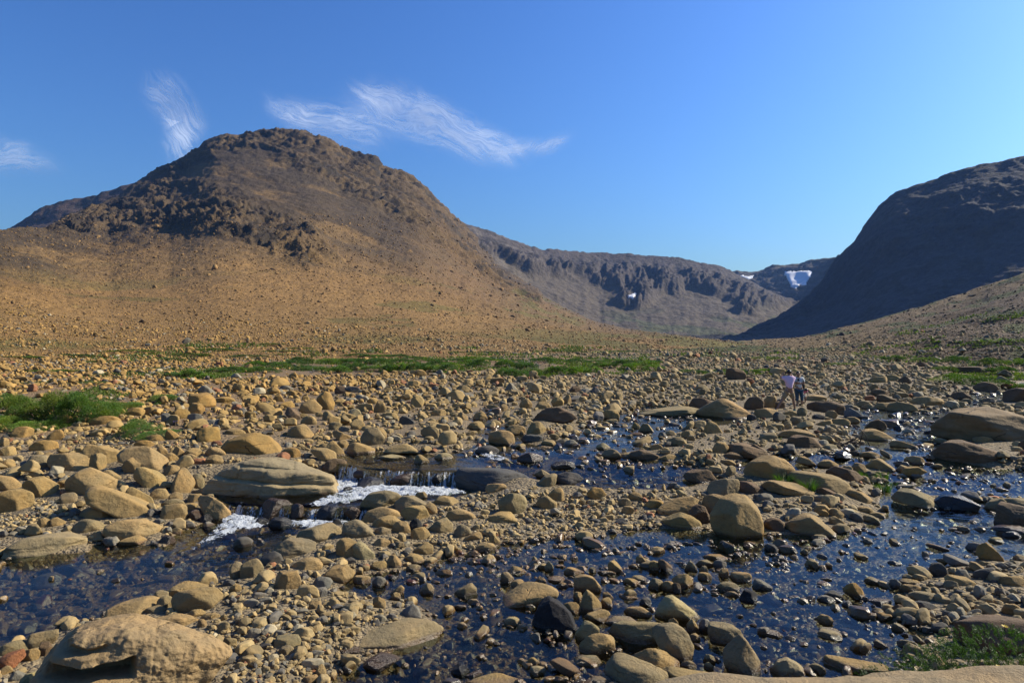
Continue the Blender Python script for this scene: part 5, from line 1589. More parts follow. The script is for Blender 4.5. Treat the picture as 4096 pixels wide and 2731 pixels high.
rubble('valley_rubble', L6, 16000, 275, 362, (.27, .18, .085), 1.0, 32)

# ------------------------------------------------------------------ plants
def tubes(paths, sides=5):
    """paths: list of (points (n,3), radii (n,)) -> one mesh of tapered twigs"""
    V, Fs = [], []; base = 0
    for pts, rad in paths:
        pts = np.asarray(pts, float); n = len(pts); T = np.gradient(pts, axis=0); T /= np.linalg.norm(T, axis=1)[:, None]+1e-9
        up = np.where(np.abs(T[:, 2:3]) > .9, np.array([[1., 0, 0]]), np.array([[0, 0, 1.]])); A = np.cross(T, up); A /= np.linalg.norm(A, axis=1)[:, None]; B = np.cross(T, A)
        a = np.arange(sides)/sides*2*np.pi
        ring = pts[:, None]+(A[:, None]*np.cos(a)[None, :, None]+B[:, None]*np.sin(a)[None, :, None])*np.asarray(rad)[:, None, None]
        V.append(ring.reshape(-1, 3))
        i = np.arange(n-1)[:, None]*sides; j = np.arange(sides)[None]; k = (j+1) % sides
        Fs.append(np.stack([base+i+j, base+i+k, base+i+sides+k, base+i+sides+j], -1).reshape(-1, 4)); base += n*sides
    return np.concatenate(V), np.concatenate(Fs)
def branch(r, p0, d, L, rad, n=6, wob=.25):
    pts = [np.array(p0, float)]; d = np.array(d, float); d /= np.linalg.norm(d)
    for i in range(n):
        d = d+r.normal(0, wob, 3)*.5; d /= np.linalg.norm(d); pts.append(pts[-1]+d*L/n)
    return np.array(pts), np.linspace(rad, rad*.3, n+1)
def leaf_quads(P, D, Nn, L, Wd):
    """leaves at P, along D, normal-ish Nn, length L, width Wd"""
    D = D/np.linalg.norm(D, axis=1)[:, None]; Sx = np.cross(D, Nn); Sx /= np.linalg.norm(Sx, axis=1)[:, None]+1e-9
    L = L[:, None]; Wd = Wd[:, None]
    v = np.stack([P, P+D*L*.5+Sx*Wd*.5, P+D*L, P+D*L*.5-Sx*Wd*.5], 1)
    return v.reshape(-1, 3), np.arange(len(P)*4).reshape(-1, 4)
def shrub_meshes(seed, w, d, h, nleaf, leaf, base=(.085, .155, .022), sprig=0):
    r = np.random.default_rng(seed)
    k = max(5, int(9*w/h**.5/1.5)); k = min(k, 26)
    cx = r.uniform(-.42, .42, k)*w; cy_ = r.uniform(-.4, .4, k)*d; cr = h*r.uniform(.26, .46, k)
    e = 1-(cx/(w*.56))**2-(cy_/(d*.56))**2
    cz = np.maximum(h*np.sqrt(np.clip(e, .03, 1))-cr*r.uniform(.75, 1.15, k), cr*.35)
    ci = r.integers(0, k, nleaf)
    dv = r.normal(size=(nleaf, 3)); dv /= np.linalg.norm(dv, axis=1)[:, None]; dv[:, 2] = np.abs(dv[:, 2])*.9-.15
    rad = cr[ci]*(1-.55*r.random(nleaf)**2.2)*(1+.18*perlin(dv*2.5+ci[:, None]))
    P = np.stack([cx[ci], cy_[ci], cz[ci]], 1)+dv*rad[:, None]*np.array([1.35, 1.2, .95])
    P[:, 2] = np.maximum(P[:, 2], .02*h)
    D = dv*np.array([1, 1, .7])+r.normal(0, .35, (nleaf, 3))+np.array([0, 0, .22 if sprig else .45])
    tone = r.uniform(.65, 1.25, k)[ci]*r.uniform(.75, 1.3, nleaf); yel = (r.random(k) < .3)[ci]*.5
    if sprig:
        m = sprig; Pm = np.repeat(P, m, 0); Dm = np.repeat(D/np.linalg.norm(D, axis=1)[:, None], m, 0); t = np.tile(np.arange(m)/m, nleaf)
        side = r.normal(size=(nleaf*m, 3)); side -= (side*Dm).sum(1)[:, None]*Dm; side /= np.linalg.norm(side, axis=1)[:, None]
        P2 = Pm+Dm*(t*leaf*2.4)[:, None]; D2 = Dm*.8+side*.75
        V, Fc = leaf_quads(P2, D2, np.cross(D2, side)+.01, leaf*r.uniform(.7, 1.2, len(P2)), leaf*.20*np.ones(len(P2)))
        tone = np.repeat(tone, m)*(.8+.45*t); yel = np.repeat(yel, m); ne = len(P2)
    else:
        V, Fc = leaf_quads(P, D, r.normal(size=(nleaf, 3)), leaf*r.uniform(.6, 1.4, nleaf), leaf*r.uniform(.35, .6, nleaf)); ne = nleaf
    c = np.array(base)[None]*tone[:, None]; c[:, 0] *= 1+yel; c[:, 1] *= 1+.25*yel
    fol = make_mesh('foliage', V, Fc, M_LEAF, False, {'lc': ('FLOAT_COLOR', np.repeat(c, 4, 0))})
    pa = [branch(r, (cx[i]*.35, cy_[i]*.35, -.05*h), (cx[i]*.9, cy_[i]*.9, cz[i]+.1*h), max(.2, float(np.hypot(np.hypot(cx[i], cy_[i])*.7, cz[i]))), .035*h*r.uniform(.5, 1), 6, .2) for i in range(k)]
    V, Fc = tubes(pa)
    return fol, make_mesh('stem', V, Fc, M_BARK)
def empty(name, loc, rz=0, **props):
    o = bpy.data.objects.new(name, None); COL.objects.link(o); o.location = loc; o.rotation_euler = (0, 0, rz); o.empty_display_size = .2
    for k, v in props.items(): o[k] = v
    return o
def add_shrub(mesh, loc, rz, sc, tint, label, group, cat='shrub', name='juniper_shrub'):
    o = empty(name, loc, rz, label=label, category=cat, group=group); o.scale = sc
    f = link('foliage', mesh[0], o); f.color = (*tint, 1)
    link('stem', mesh[1], o); return o
low = [shrub_meshes(40+i, 3.2, 2.2, .85, 3600, .085) for i in range(5)]
r = np.random.default_rng(77)
# the long green thicket beyond the stones: (u0, u1, foot row at u0, at u1, height px, how many)
band = [(172,212,376.5,379,7.5,4),(208,276,371,372.5,5.5,5),(238,300,366,366.5,5.0,5),(296,352,369.5,373,6,5),(300,400,363,363.5,5.5,7),(340,400,368,372.5,7,5),(395,450,372,371.5,8.5,5),
        (430,530,366,367.5,6.5,8),(400,520,360.8,361.5,4,7),(500,540,377,378,9,3),(528,600,371,375,8,6),(590,662,367,370,8.5,6),(530,650,362,363,4.5,7),(345,430,357,358,3,5)]
ntk = 0
for (a, b, va, vb, hp, cnt) in band:
    for i in range(cnt):
        t = (i+.5)/cnt+r.normal(0, .05); u = a+(b-a)*t; v = va+(vb-va)*t+r.normal(0, .35)
        X, Y, z = place(u, v); wpx = (b-a)/cnt*1.75; hh = 1.2*hp*r.uniform(.7, 1.25)*Y/F
        tint = [(1.15, 1.2, 1), (.9, 1.05, 1.1), (1.6, 1.6, 1), (.7, .85, .9)][r.integers(0, 4)]
        add_shrub(low[r.integers(0, 5)], (X, Y, z-.06), r.uniform(-.4, .4)+(math.pi if r.random() < .5 else 0), (wpx*Y/F/3.2, r.uniform(.8, 1.3), hh/.85), tint,
                  'low spreading green shrub in the long thicket at the far edge of the stones', 'shrubs of the long thicket'); ntk += 1
for i, (u, v, wp, hp, lab) in enumerate([
    (893,361.5,26,5.5,'dark green shrub at the start of the thicket under the valley slope'),
    (925,362,28,5,'low green shrub just past the first dark one under the valley slope'),
    (955,364,30,7,'green shrub midway along the thicket under the valley slope'),
    (990,367,34,8,'broad green shrub in the thicket under the valley slope, the widest there'),
    (1018,366,26,7,'green shrub cut by the right edge under the valley slope'),
    (1000,374,34,7,'dark green shrub behind the dark rock in the grass'),
    (945,372,20,6,'twiggy green shrub at the tip of the grass patch beyond the stream'),
    (955,383,46,8,'wide green shrub in the grass patch beyond the right stream'),
    (985,386,46,8,'broad green shrub in front of the dark rock in the grass'),
    (1012,388,26,5,'small green shrub at the water side of the grass patch'),
    (762,372,26,3.5,'low grassy green shrub beyond the two walkers'),
    (735,373,24,3,'tiny green shrub by the lone dark boulder'),
    (690,373,40,3.5,'low green shrub between the thicket end and the lone dark boulder'),
    (840,365,30,2.5,'faint green shrub on the far gravel beyond the walkers')]):
    X, Y, z = place(u, v)
    add_shrub(low[i % 5], (X, Y, z-.05), r.uniform(-.3, .3), (wp*Y/F/3.2, 1.1, 1.35*hp*Y/F/.85), [(1, 1, 1), (1.3, 1.25, 1), (.75, .85, .9)][i % 3], lab, 'shrubs of the valley floor')
# patches on the lower slope
k = 0
for (u, v, wp, hp) in [(20,358,50,3.2),(70,356,60,3),(100,362,46,3),(130,352,50,3.5),(165,360,44,3),(190,356,40,4),(215,351,50,3),(245,357,40,3),(280,352,40,2.6),(60,371,60,3),(120,374,50,3.2),(160,369,40,3),(95,382,36,3),(40,382,30,2.5),(110,386,24,3),(225,376,36,3.5),(255,379,22,2.6),(270,345,34,2.4),(300,349,30,2.4),(480,353,60,2.2),(560,352,60,2),(620,352,50,2),(700,356,60,2.4),(760,358,50,2.4)]:
    X, Y, z = place(u, v); k += 1
    add_shrub(low[k % 5], (X, Y, z-.05), r.uniform(-.3, .3), (wp*Y/F/3.2, 1.5, hp*Y/F/.85), [(1.1, .95, .9), (1.35, 1.15, .9), (.8, .8, .95)][k % 3],
              'low green-brown mat of shrub scattered on the foot of the rusty slope', 'mats of shrub on the slope foot')
# the thicket among the stones on the left
tl = [shrub_meshes(60+i, 3.0, 2.0, 1.0, 9000, .055, (.105, .185, .022)) for i in range(3)]
for i, (u, v, wp, hp, tn, lab) in enumerate([
    (14,414,46,22,(1.0,1.0,1),'green shrub at the left edge, first of the thicket among the boulders'),
    (38,412,44,20,(1.15,1.1,1),'bright green shrub second from the left in the boulder thicket'),
    (62,416,46,27,(1.0,1.0,.9),'tallest dense shrub in the middle of the boulder thicket'),
    (84,417,44,26,(.8,.95,1),'dark green shrub right of the tallest one, with bleached twigs inside'),
    (103,414,34,18,(1.1,1.1,.9),'shrub sloping down at the right end of the boulder thicket'),
    (122,407,26,9,(1.2,1.15,.9),'low pale green shrub trailing off beyond the boulder thicket'),
    (8,424,36,12,(1.3,1.25,1),'grassy low shrub in front of the left end of the thicket'),
    (40,424,34,9,(1.35,1.3,1),'low yellow-green shrub above the rounded ochre boulder'),
    (162,399.5,22,9,(.8,.9,.9),'small dark green shrub right of and beyond the boulder thicket'),
    (138,431,21,15,(.72,.85,.9),'bushy dark green shrub alone on the gravel below the thicket'),
    (158,433,14,8,(.7,.85,.9),'smallest dark shrub beside the lone bushy one')]):
    X, Y, z = place(u, v+3)
    add_shrub(tl[i % 3], (X, Y, z-.06), r.uniform(-.4, .4), (wp*Y/F/3.0, .8, 1.25*hp*Y/F/1.0), tn, lab, 'shrubs among the left boulders')
# the needle-leaved shrub in the near corner
for i, (u, vt, Y, w_, h_, n_, lab) in enumerate([
    (1012,614,4.5,1.05,1.2,1150,'large needle-leaved green shrub in the bottom right corner'),
    (962,634,4.3,.46,1.0,520,'middle clump of the needle-leaved shrub leaning over the rock shelf'),
    (930,652,4.2,.16,.75,50,'thin separate sprig of needle leaves at the left end of the corner shrub')]):
    m = shrub_meshes(80+i, w_, w_*.7, h_, int(n_*2.6), .019, (.050, .098, .014), sprig=24)
    z = CAMZ-(vt-HZ)*Y/F-h_
    add_shrub(m, ((u-512)/F*Y, Y, z), 0, (1, 1, 1), (1, 1, 1), lab, 'needle-leaved shrubs in the corner', name='needle_shrub')

# grass tufts
def tuft(seed, h, w_, n, col=(.10, .19, .025)):
    r = np.random.default_rng(seed); a = r.uniform(0, 6.28, n); rr = w_*.5*np.sqrt(r.random(n))
    P0 = np.stack([rr*np.cos(a), rr*np.sin(a), 0*a-.02], 1); L = h*r.uniform(.5, 1.05, n)
    lean = np.stack([np.cos(a), np.sin(a), 0*a], 1)*r.uniform(.05, .5, n)[:, None]
    D = lean+np.array([0, 0, 1]); V = []
    sd_ = np.stack([-np.sin(a+1), np.cos(a+1), 0*a], 1)*(.011*h/.4)
    p1 = P0+D*L[:, None]*.55; p2 = P0+(D+lean*1.1)*L[:, None]
    V = np.stack([P0-sd_, P0+sd_, p1+sd_*.8, p1-sd_*.8, p2+sd_*.1, p2-sd_*.1], 1).reshape(-1, 3)
    i = np.arange(n)[:, None]*6; Fc = np.concatenate([i+np.array([[0, 1, 2, 3]]), i+np.array([[3, 2, 4, 5]])])
    c = np.array(col)[None]*r.uniform(.7, 1.3, n)[:, None]
    return make_mesh('grass_tuft', V, Fc, M_LEAF, False, {'lc': ('FLOAT_COLOR', np.repeat(c, 6, 0))})
for i, (u, v, wp, hp, n, lab) in enumerate([
    (784,483,13,11,140,'grass tuft in the gap between the turtle-shaped and the long dark-flanked boulder'),
    (809,491,9,15,90,'tall bright grass tuft growing in front of the long dark-flanked boulder'),
    (868,479,14,10,170,'bushy grass tuft on the stones beside the right stream'),
    (883,479,9,9,90,'grass tuft right next to the bushy one by the right stream'),
    (884,491,11,10,110,'drooping grass tuft below the pair by the right stream'),
    (893,484,8,5,60,'yellow-green little tuft beside the drooping one'),
    (777,440,7,5,60,'small grass tuft among the stones beyond the long mound-backed boulder'),
    (832,497,14,3,60,'sparse flat grass tuft under the tongue-shaped slab'),
    (767,531,8,3,50,'thin grass fringe at the water beside the biggest domed boulder')]):
    X, Y, z = px_to_top(u, v); s = Y/F
    o = link('grass_tuft', tuft(300+i, hp*s, wp*s, n), label=lab, category='grass tuft', group='grass tufts among the stones'); o.location = (X, Y, z); o.color = (1, 1, 1, 1)

# ground cover: the short green growth on the valley floor
gp = []
for pg, n_ in (([(175,379),(215,368),(300,360),(450,357),(650,357),(662,370),(600,376),(540,379),(480,374),(400,371),(330,374),(270,368),(210,380)], 26000), ([(0,430),(0,412),(60,410),(110,412),(80,424),(45,431)], 7000),
               ([(922,389),(940,378),(970,366),(1040,366),(1040,389),(980,392)], 9000), ([(40,372),(90,350),(200,342),(300,345),(330,356),(250,366),(180,374),(90,380)], 9000), ([(330,352),(420,348),(560,346),(700,350),(800,352),(800,362),(660,356),(480,357)], 9000), ([(840,366),(860,345),(940,322),(1040,300),(1040,366),(940,366)], 9000), ([(690,374),(720,370),(800,371),(790,375)], 3000), ([(60,400),(100,384),(140,396),(150,404),(120,408)], 2500)):
    r2 = np.random.default_rng(n_); a = np.array(pg, float)
    uu = r2.uniform(a[:, 0].min(), a[:, 0].max(), n_*2); vv = r2.uniform(a[:, 1].min(), a[:, 1].max(), n_*2)
    m = inpoly(uu+6*perlin(P3(uu, vv, 0, .05)), vv, pg); uu, vv = uu[m][:n_], vv[m][:n_]
    X, Y, z, sd_a = surf_many(uu, vv); q = (Y < 900) & (sd_a > .1) & (fbm(P3(X, Y*.6, 1, .2), 3) > np.where(n_ == 26000, .02, -.28)) & ((n_ != 9000) | (fbm(P3(X, Y*.5, 4, .09), 4) > .12)); gp.append(np.stack([X, Y, z], 1)[q])
P = np.concatenate(gp); n = len(P); r2 = np.random.default_rng(5); s = P[:, 1]/F
D = r2.normal(0, .5, (n, 3)); D[:, 2] = .6+r2.random(n)
V, Fc = leaf_quads(P-np.array([0, 0, .02]), D, r2.normal(size=(n, 3)), s*r2.uniform(1.2, 3.2, n), s*r2.uniform(.8, 1.8, n))
c = np.array([.13, .175, .028])[None]*r2.uniform(.6, 1.3, n)[:, None]*np.where(fbm(P*.25, 2) > .1, 1.25, .95)[:, None]
link('ground_cover', make_mesh('ground_cover', V, Fc, M_LEAF, False, {'lc': ('FLOAT_COLOR', np.repeat(c, 4, 0))}), kind='stuff').color = (1, 1, 1, 1)

# flowers
M_BLUE = simple('violet_petal', (.22, .16, .60), .6, .2, .2); M_YEL = simple('yellow_petal', (.80, .55, .02), .5, .3, .1)
def flower(name, u, v, spread, hgt, n, size, mat, lab, cat, Yfix=None, group=None):
    X, Y, z = px_to_top(u, v)
    if Yfix: Y = Yfix; X = (u-512)/F*Y; z = CAMZ-(v-HZ)*Y/F
    r = np.random.default_rng(int(u)); s = Y/F
    root = empty(name, (X, Y, z), label=lab, category=cat)
    if group: root['group'] = group
    st = []; V = []; Fs = []
    for i in range(n):
        a = r.uniform(-.5, .5)*spread*s; b = r.uniform(-.4, .4)*spread*s; h = hgt*s*r.uniform(.55, 1)
        st.append(branch(r, (a*.4, b*.4, -.02), (a*.6, b*.6, h), h, .0012*Y, 4, .1)); c = st[-1][0][-1]
        for k in range(7):
            t = 6.283*k/7; d = np.array([math.cos(t), math.sin(t), .35]); sp = np.array([-math.sin(t), math.cos(t), 0])*.35
            L = size*s; V += [c, c+(d+sp)*L*.6, c+d*L, c+(d-sp)*L*.6]; m = len(V)-4; Fs.append([m, m+1, m+2, m+3])
    link('petals', make_mesh('petals', np.array(V), np.array(Fs), mat, False), root)
    V, Fc = tubes(st, 4); link('stem', make_mesh('stem', V, Fc, M_BARK), root)
flower('flower', 118, 424, 6, 3.5, 12, .75, M_BLUE, 'clump of violet flowers at the end of the flat ochre boulder', 'flower')
flower('flower', 175, 425, 5, 5.5, 12, .8, M_BLUE, 'upright clump of violet flowers between the small shrub and the boulders', 'flower')
flower('flower', 119, 412, 3, 2.5, 5, .7, M_BLUE, 'few violet flowers at the right end of the boulder thicket', 'flower')
flower('flower', 998, 666.5, 3, 5, 2, 3.2, M_YEL, 'yellow flower poking up over the edge of the rock shelf', 'flower', 4.0)
flower('flower', 1006, 627, 4, 5, 2, 3.0, M_YEL, 'yellow flowers in front of the brown corner boulder, above the shrub', 'flower', 4.55)
flower('flower', 51, 423, 6, 3, 5, .6, M_YEL, 'tiny yellow flowers in the grass below the thicket', 'flower')

# dead wood
def deadwood(name, u, v, wp, hp, n, rad, mat, seed, lab, cat, flat=.35, Yoff=0):
    X, Y, z = px_to_top(u, v); Y += Yoff; X = (u-512)/F*Y; s = Y/F; r = np.random.default_rng(seed); pa = []
    for i in range(n):
        p0 = (r.uniform(-.35, .35)*wp*s, r.uniform(-.12, .12)*wp*s, r.uniform(0, .25)*hp*s)
        d = (r.normal(0, 1), r.normal(0, .5), abs(r.normal(0, flat)))
        b = branch(r, p0, d, wp*s*r.uniform(.25, .55), rad*s*r.uniform(.6, 1.2), 8, .3); pa.append(b)
        for k in range(4):
            j = r.integers(2, 8); dd = (b[0][j]-b[0][j-1])/np.linalg.norm(b[0][j]-b[0][j-1])+r.normal(0, .7, 3); dd[2] = abs(dd[2])*.8
            pa.append(branch(r, b[0][j], dd, wp*s*r.uniform(.08, .22), rad*s*.45, 5, .3))
    V, Fc = tubes(pa); V[:, 2] = np.maximum(V[:, 2], -.1); o = link(name, make_mesh(name, V, Fc, mat), label=lab, category=cat); o.location = (X, Y, z)
deadwood('dead_branch', 856, 446, 52, 14, 13, .75, M_DRIFT, 1, 'tangle of dark dead branches washed up beside the right stream', 'dead branch')
deadwood('dead_branch', 76, 409, 26, 12, 7, .35, M_TWIG, 2, 'bleached dead twigs sticking out of the boulder thicket', 'dead branch', .8, -.9)
deadwood('dead_branch', 208, 619, 22, 6, 7, .28, M_DRIFT, 3, 'small bundle of dry twigs under the overhanging tan boulder', 'dead branch')
deadwood('dead_branch', 838, 364, 22, 5, 10, .35, M_TWIG, 4, 'grey leafless bush lying far out beyond the walkers', 'dead branch', .8)
deadwood('dead_branch', 42, 384, 26, 5, 4, .32, M_TWIG, 5, 'bleached branch lying on the far rusty stones at the left', 'dead branch', .2)
deadwood('dead_branch', 530, 369, 34, 8, 12, .35, M_TWIG, 6, 'grey dead scrub in the middle of the long thicket', 'dead branch', .8)
deadwood('dead_branch', 310, 372.5, 14, 3, 5, .4, M_TWIG, 7, 'white driftwood in front of the long thicket', 'dead branch', .3)

# ------------------------------------------------------------------ people
DG = None
def skin(name, pts, edges, mat, parent=None, sub=2):
    """one continuous surface grown round a skeleton; pts: name -> (x, y, z, radius) or (.., rx, ry)"""
    keys = list(pts); me = bpy.data.meshes.new(name)
    me.from_pydata([pts[k][:3] for k in keys], [(keys.index(a), keys.index(b)) for a, b in edges], [])
    o = bpy.data.objects.new(name, me); COL.objects.link(o)
    md = o.modifiers.new('skin', 'SKIN'); md.use_smooth_shade = True
    for i, k in enumerate(keys):
        v = me.skin_vertices[0].data[i]; rr = pts[k][3:]; v.radius = (rr[0], rr[-1]); v.use_root = i == 0
    sb = o.modifiers.new('smooth', 'SUBSURF'); sb.levels = sb.render_levels = sub
    bpy.context.view_layer.update(); dg = bpy.context.evaluated_depsgraph_get()
    m2 = bpy.data.meshes.new_from_object(o.evaluated_get(dg)); m2.name = name
    bpy.data.objects.remove(o); m2.materials.clear(); m2.materials.append(mat)
    for p in m2.polygons: p.use_smooth = True
    return link(name, m2, parent)
def ball(name, c, r3, mat, parent, seed=0, cut=None, lump=.04):
    V, Fc = ico(4 if max(r3) > .06 else 3); P = V*np.array(r3)*(1+lump*perlin(V*3+seed))[:, None]
    if cut is not None: P = P+np.maximum(0, cut(P))[:, None]*0
    o = link(name, make_mesh(name, P+np.array(c), Fc, mat), parent); return o
M_SKIN = simple('skin_tone', (.42, .24, .15), .55, .4, .06); M_HAIR = simple('black_hair', (.012, .010, .010), .45, .4)
M_PINK = simple('pink_cotton', (1.0, .72, .92), .85, .2, .04); M_KHAKI = simple('khaki_cotton', (.42, .32, .19), .85, .2, .05)
M_GREYW = simple('grey_white_cotton', (.85, .90, .88), .85, .2, .04); M_TEAL = simple('blue_leggings', (.045, .10, .15), .8, .25, .05)
M_BLACK = simple('black_nylon', (.015, .015, .017), .6, .4); M_SHOE = simple('green_trainer', (.12, .42, .34), .6, .3); M_SHOED = simple('dark_trainer', (.04, .06, .09), .6, .3)
M_HOT = simple('bright_pink_cotton', (1.2, .30, .62), .8, .2, .05); M_MOTIF = simple('dark_print', (.03, .04, .07), .8, .2)
def fingers(pts, edges, hand, base, dirv, side):
    """five unequal, bent fingers from the palm"""
    h = np.array(pts[hand][:3]); d = np.array(dirv, float); d /= np.linalg.norm(d); s = np.array(side, float); s /= np.linalg.norm(s); n = np.cross(d, s)
    for i, (o_, L) in enumerate(((-1.5, .062), (-.5, .075), (.5, .070), (1.5, .055))):
        a = h+d*.045+s*o_*.018; b = a+d*L*.55+n*.006; c = b+d*L*.4+n*.022
        for nm, p, rr in ((f'{hand}{i}a', a, .0105), (f'{hand}{i}b', b, .0092), (f'{hand}{i}c', c, .0078)): pts[nm] = (*p, rr)
        edges += [(hand, f'{hand}{i}a'), (f'{hand}{i}a', f'{hand}{i}b'), (f'{hand}{i}b', f'{hand}{i}c')]
    a = h-s*.032+d*.01; b = a-s*.02+d*.035+n*.015
    pts[hand+'ta'] = (*a, .012); pts[hand+'tb'] = (*b, .0095); edges += [(hand, hand+'ta'), (hand+'ta', hand+'tb')]
def face(par, c, fwd, mat_eye):
    """nose, eyes, mouth and ears on a head centred at c that looks along fwd"""
    f = np.array(fwd, float); f /= np.linalg.norm(f); s = np.cross(f, [0, 0, 1.]); s /= np.linalg.norm(s); c = np.array(c, float)
    ball('nose', c+f*.098-np.array([0, 0, .018]), (.014, .016, .022), M_SKIN, par)
    for k in (-1, 1):
        ball('eye', c+f*.084+s*k*.034+np.array([0, 0, .012]), (.014, .010, .008), mat_eye, par)
        ball('ear', c+s*k*.082-f*.005, (.012, .020, .032), M_SKIN, par)
    ball('mouth', c+f*.086-np.array([0, 0, .058]), (.025, .010, .007), simple('lips', (.35, .12, .10), .5, .4), par)
def body_edges(): return [('pel', 'spi'), ('spi', 'che'), ('che', 'nec'), ('nec', 'hea'), ('hea', 'top'), ('che', 'shL'), ('shL', 'elL'), ('elL', 'haL'), ('che', 'shR'), ('shR', 'elR'), ('elR', 'haR'),
                          ('pel', 'hiL'), ('hiL', 'knL'), ('knL', 'anL'), ('anL', 'toL'), ('pel', 'hiR'), ('hiR', 'knR'), ('knR', 'anR'), ('anR', 'toR')]
# the man, seen from behind, legs apart, both hands at his face with a camera
Ym = 28.7
def at_px(u, v, Y): return ((u-512)/F*Y, Y, CAMZ-(v-HZ)*Y/F)
mx, my, mz = at_px(789.0, 411.0, Ym)
man = empty('person', (mx, my, mz), 0, label='person in a pink t-shirt and khaki shorts, legs apart, taking a photo with both hands', category='person')
pm = dict(pel=(.01, .02, .88, .150, .110), spi=(.02, .02, 1.08, .150, .105), che=(.01, .01, 1.33, .165, .105), nec=(.015, .03, 1.49, .055), hea=(.02, .05, 1.60, .082, .092), top=(.02, .05, 1.69, .070, .080),
          shL=(-.175, .01, 1.42, .060), elL=(-.33, .13, 1.39, .043), haL=(-.14, .24, 1.585, .030), shR=(.20, .01, 1.41, .060), elR=(.30, .14, 1.36, .043), haR=(.155, .24, 1.575, .030),
          hiL=(-.10, .02, .80, .098), knL=(-.30, .02, .46, .062), anL=(-.52, 0, .085, .040), toL=(-.57, .10, .035, .034), hiR=(.11, .02, .80, .098), knR=(.20, .03, .47, .062), anR=(.27, .05, .10, .040), toR=(.28, .17, .05, .034))
ed = body_edges(); fingers(pm, ed, 'haL', 'elL', (.55, .1, .8), (0, 1, 0)); fingers(pm, ed, 'haR', 'elR', (-.55, .1, .8), (0, 1, 0))
b = skin('body', pm, ed, M_SKIN, man)
skin('shirt', dict(pel=(.015, .01, .93, .185, .140), spi=(.02, .01, 1.10, .175, .130), che=(.01, .01, 1.33, .185, .130), col=(.015, .02, 1.455, .085), shL=(-.19, .02, 1.42, .085), slL=(-.285, .10, 1.40, .078), shR=(.21, .02, 1.41, .085), slR=(.275, .11, 1.375, .078)),
     [('pel', 'spi'), ('spi', 'che'), ('che', 'col'), ('che', 'shL'), ('shL', 'slL'), ('che', 'shR'), ('shR', 'slR')], M_PINK, man)
skin('shorts', dict(pel=(.01, .02, .90, .175, .135), hiL=(-.115, .02, .76, .122), knL=(-.255, .02, .52, .098), hiR=(.115, .02, .76, .122), knR=(.185, .03, .53, .098)), [('pel', 'hiL'), ('hiL', 'knL'), ('pel', 'hiR'), ('hiR', 'knR')], M_KHAKI, man)
ball('hair', (.02, .035, 1.665), (.092, .098, .095), M_HAIR, man, 3)
face(man, (.02, .05, 1.62), (.15, 1, 0), M_HAIR)
for sx, an, to in (('L', pm['anL'], pm['toL']), ('R', pm['anR'], pm['toR'])):
    skin('shoe', dict(a=(an[0], an[1]-.03, an[2]-.02, .055), b=(an[0]*.5+to[0]*.5, (an[1]+to[1])/2, an[2]-.035, .052), c=(to[0], to[1]+.03, to[2], .042)), [('a', 'b'), ('b', 'c')], M_SHOE, man)
ph = empty('camera_held', (mx, my, mz), 0, label='small dark camera held up in front of the face by the person in pink', category='camera')
bmx = bmesh.new(); bmesh.ops.create_cube(bmx, size=1); bmesh.ops.bevel(bmx, geom=bmx.edges[:], offset=.08, segments=2, affect='EDGES')
for v in bmx.verts: v.co = Vector((v.co.x*.14+.01, v.co.y*.05+.27, v.co.z*.09+1.62))
me = bpy.data.meshes.new('casing'); bmx.to_mesh(me); bmx.free(); me.materials.append(M_BLACK); link('casing', me, ph)
V, Fc = tubes([(np.array([[.01, .28, 1.62], [.01, .31, 1.62], [.01, .34, 1.62]]), np.array([.035, .035, .030]))], 16); link('lens', make_mesh('lens', V, Fc, M_BLACK), ph)
# the woman, facing him with folded arms
wx, wy_, wz = at_px(798.6, 406.8, 30.4)
wom = empty('person', (wx, wy_, wz), 0, label='person in a grey-white top and blue leggings with folded arms, facing the one in pink', category='person')
pw_ = dict(pel=(.02, .0, .82, .150, .115), spi=(.01, 0, 1.0, .135, .105), che=(.0, 0, 1.22, .150, .105), nec=(-.01, 0, 1.37, .048), hea=(-.02, -.02, 1.475, .078, .088), top=(-.02, -.02, 1.56, .066, .076),
           shL=(-.16, 0, 1.29, .052), elL=(-.20, -.08, 1.06, .040), haL=(.08, -.17, 1.08, .028), shR=(.17, 0, 1.29, .052), elR=(.22, -.07, 1.05, .040), haR=(-.09, -.17, 1.11, .028),
           hiL=(-.085, 0, .76, .092), knL=(-.065, -.02, .44, .060), anL=(-.06, 0, .08, .036), toL=(-.08, -.12, .035, .032), hiR=(.10, 0, .76, .092), knR=(.13, -.03, .44, .060), anR=(.17, .01, .09, .036), toR=(.20, -.10, .045, .032))
ed = body_edges(); fingers(pw_, ed, 'haL', 'elL', (1, -.1, .1), (0, 0, 1)); fingers(pw_, ed, 'haR', 'elR', (-1, -.1, .1), (0, 0, 1))
skin('body', pw_, ed, M_SKIN, wom)
skin('top', dict(pel=(.02, 0, .80, .168, .135), spi=(.01, 0, 1.02, .155, .125), che=(0, 0, 1.22, .168, .125), col=(-.005, 0, 1.335, .075), shL=(-.17, 0, 1.285, .074), slL=(-.195, -.06, 1.11, .066), shR=(.18, 0, 1.285, .074), slR=(.212, -.055, 1.10, .066)),
     [('pel', 'spi'), ('spi', 'che'), ('che', 'col'), ('che', 'shL'), ('shL', 'slL'), ('che', 'shR'), ('shR', 'slR')], M_GREYW, wom)
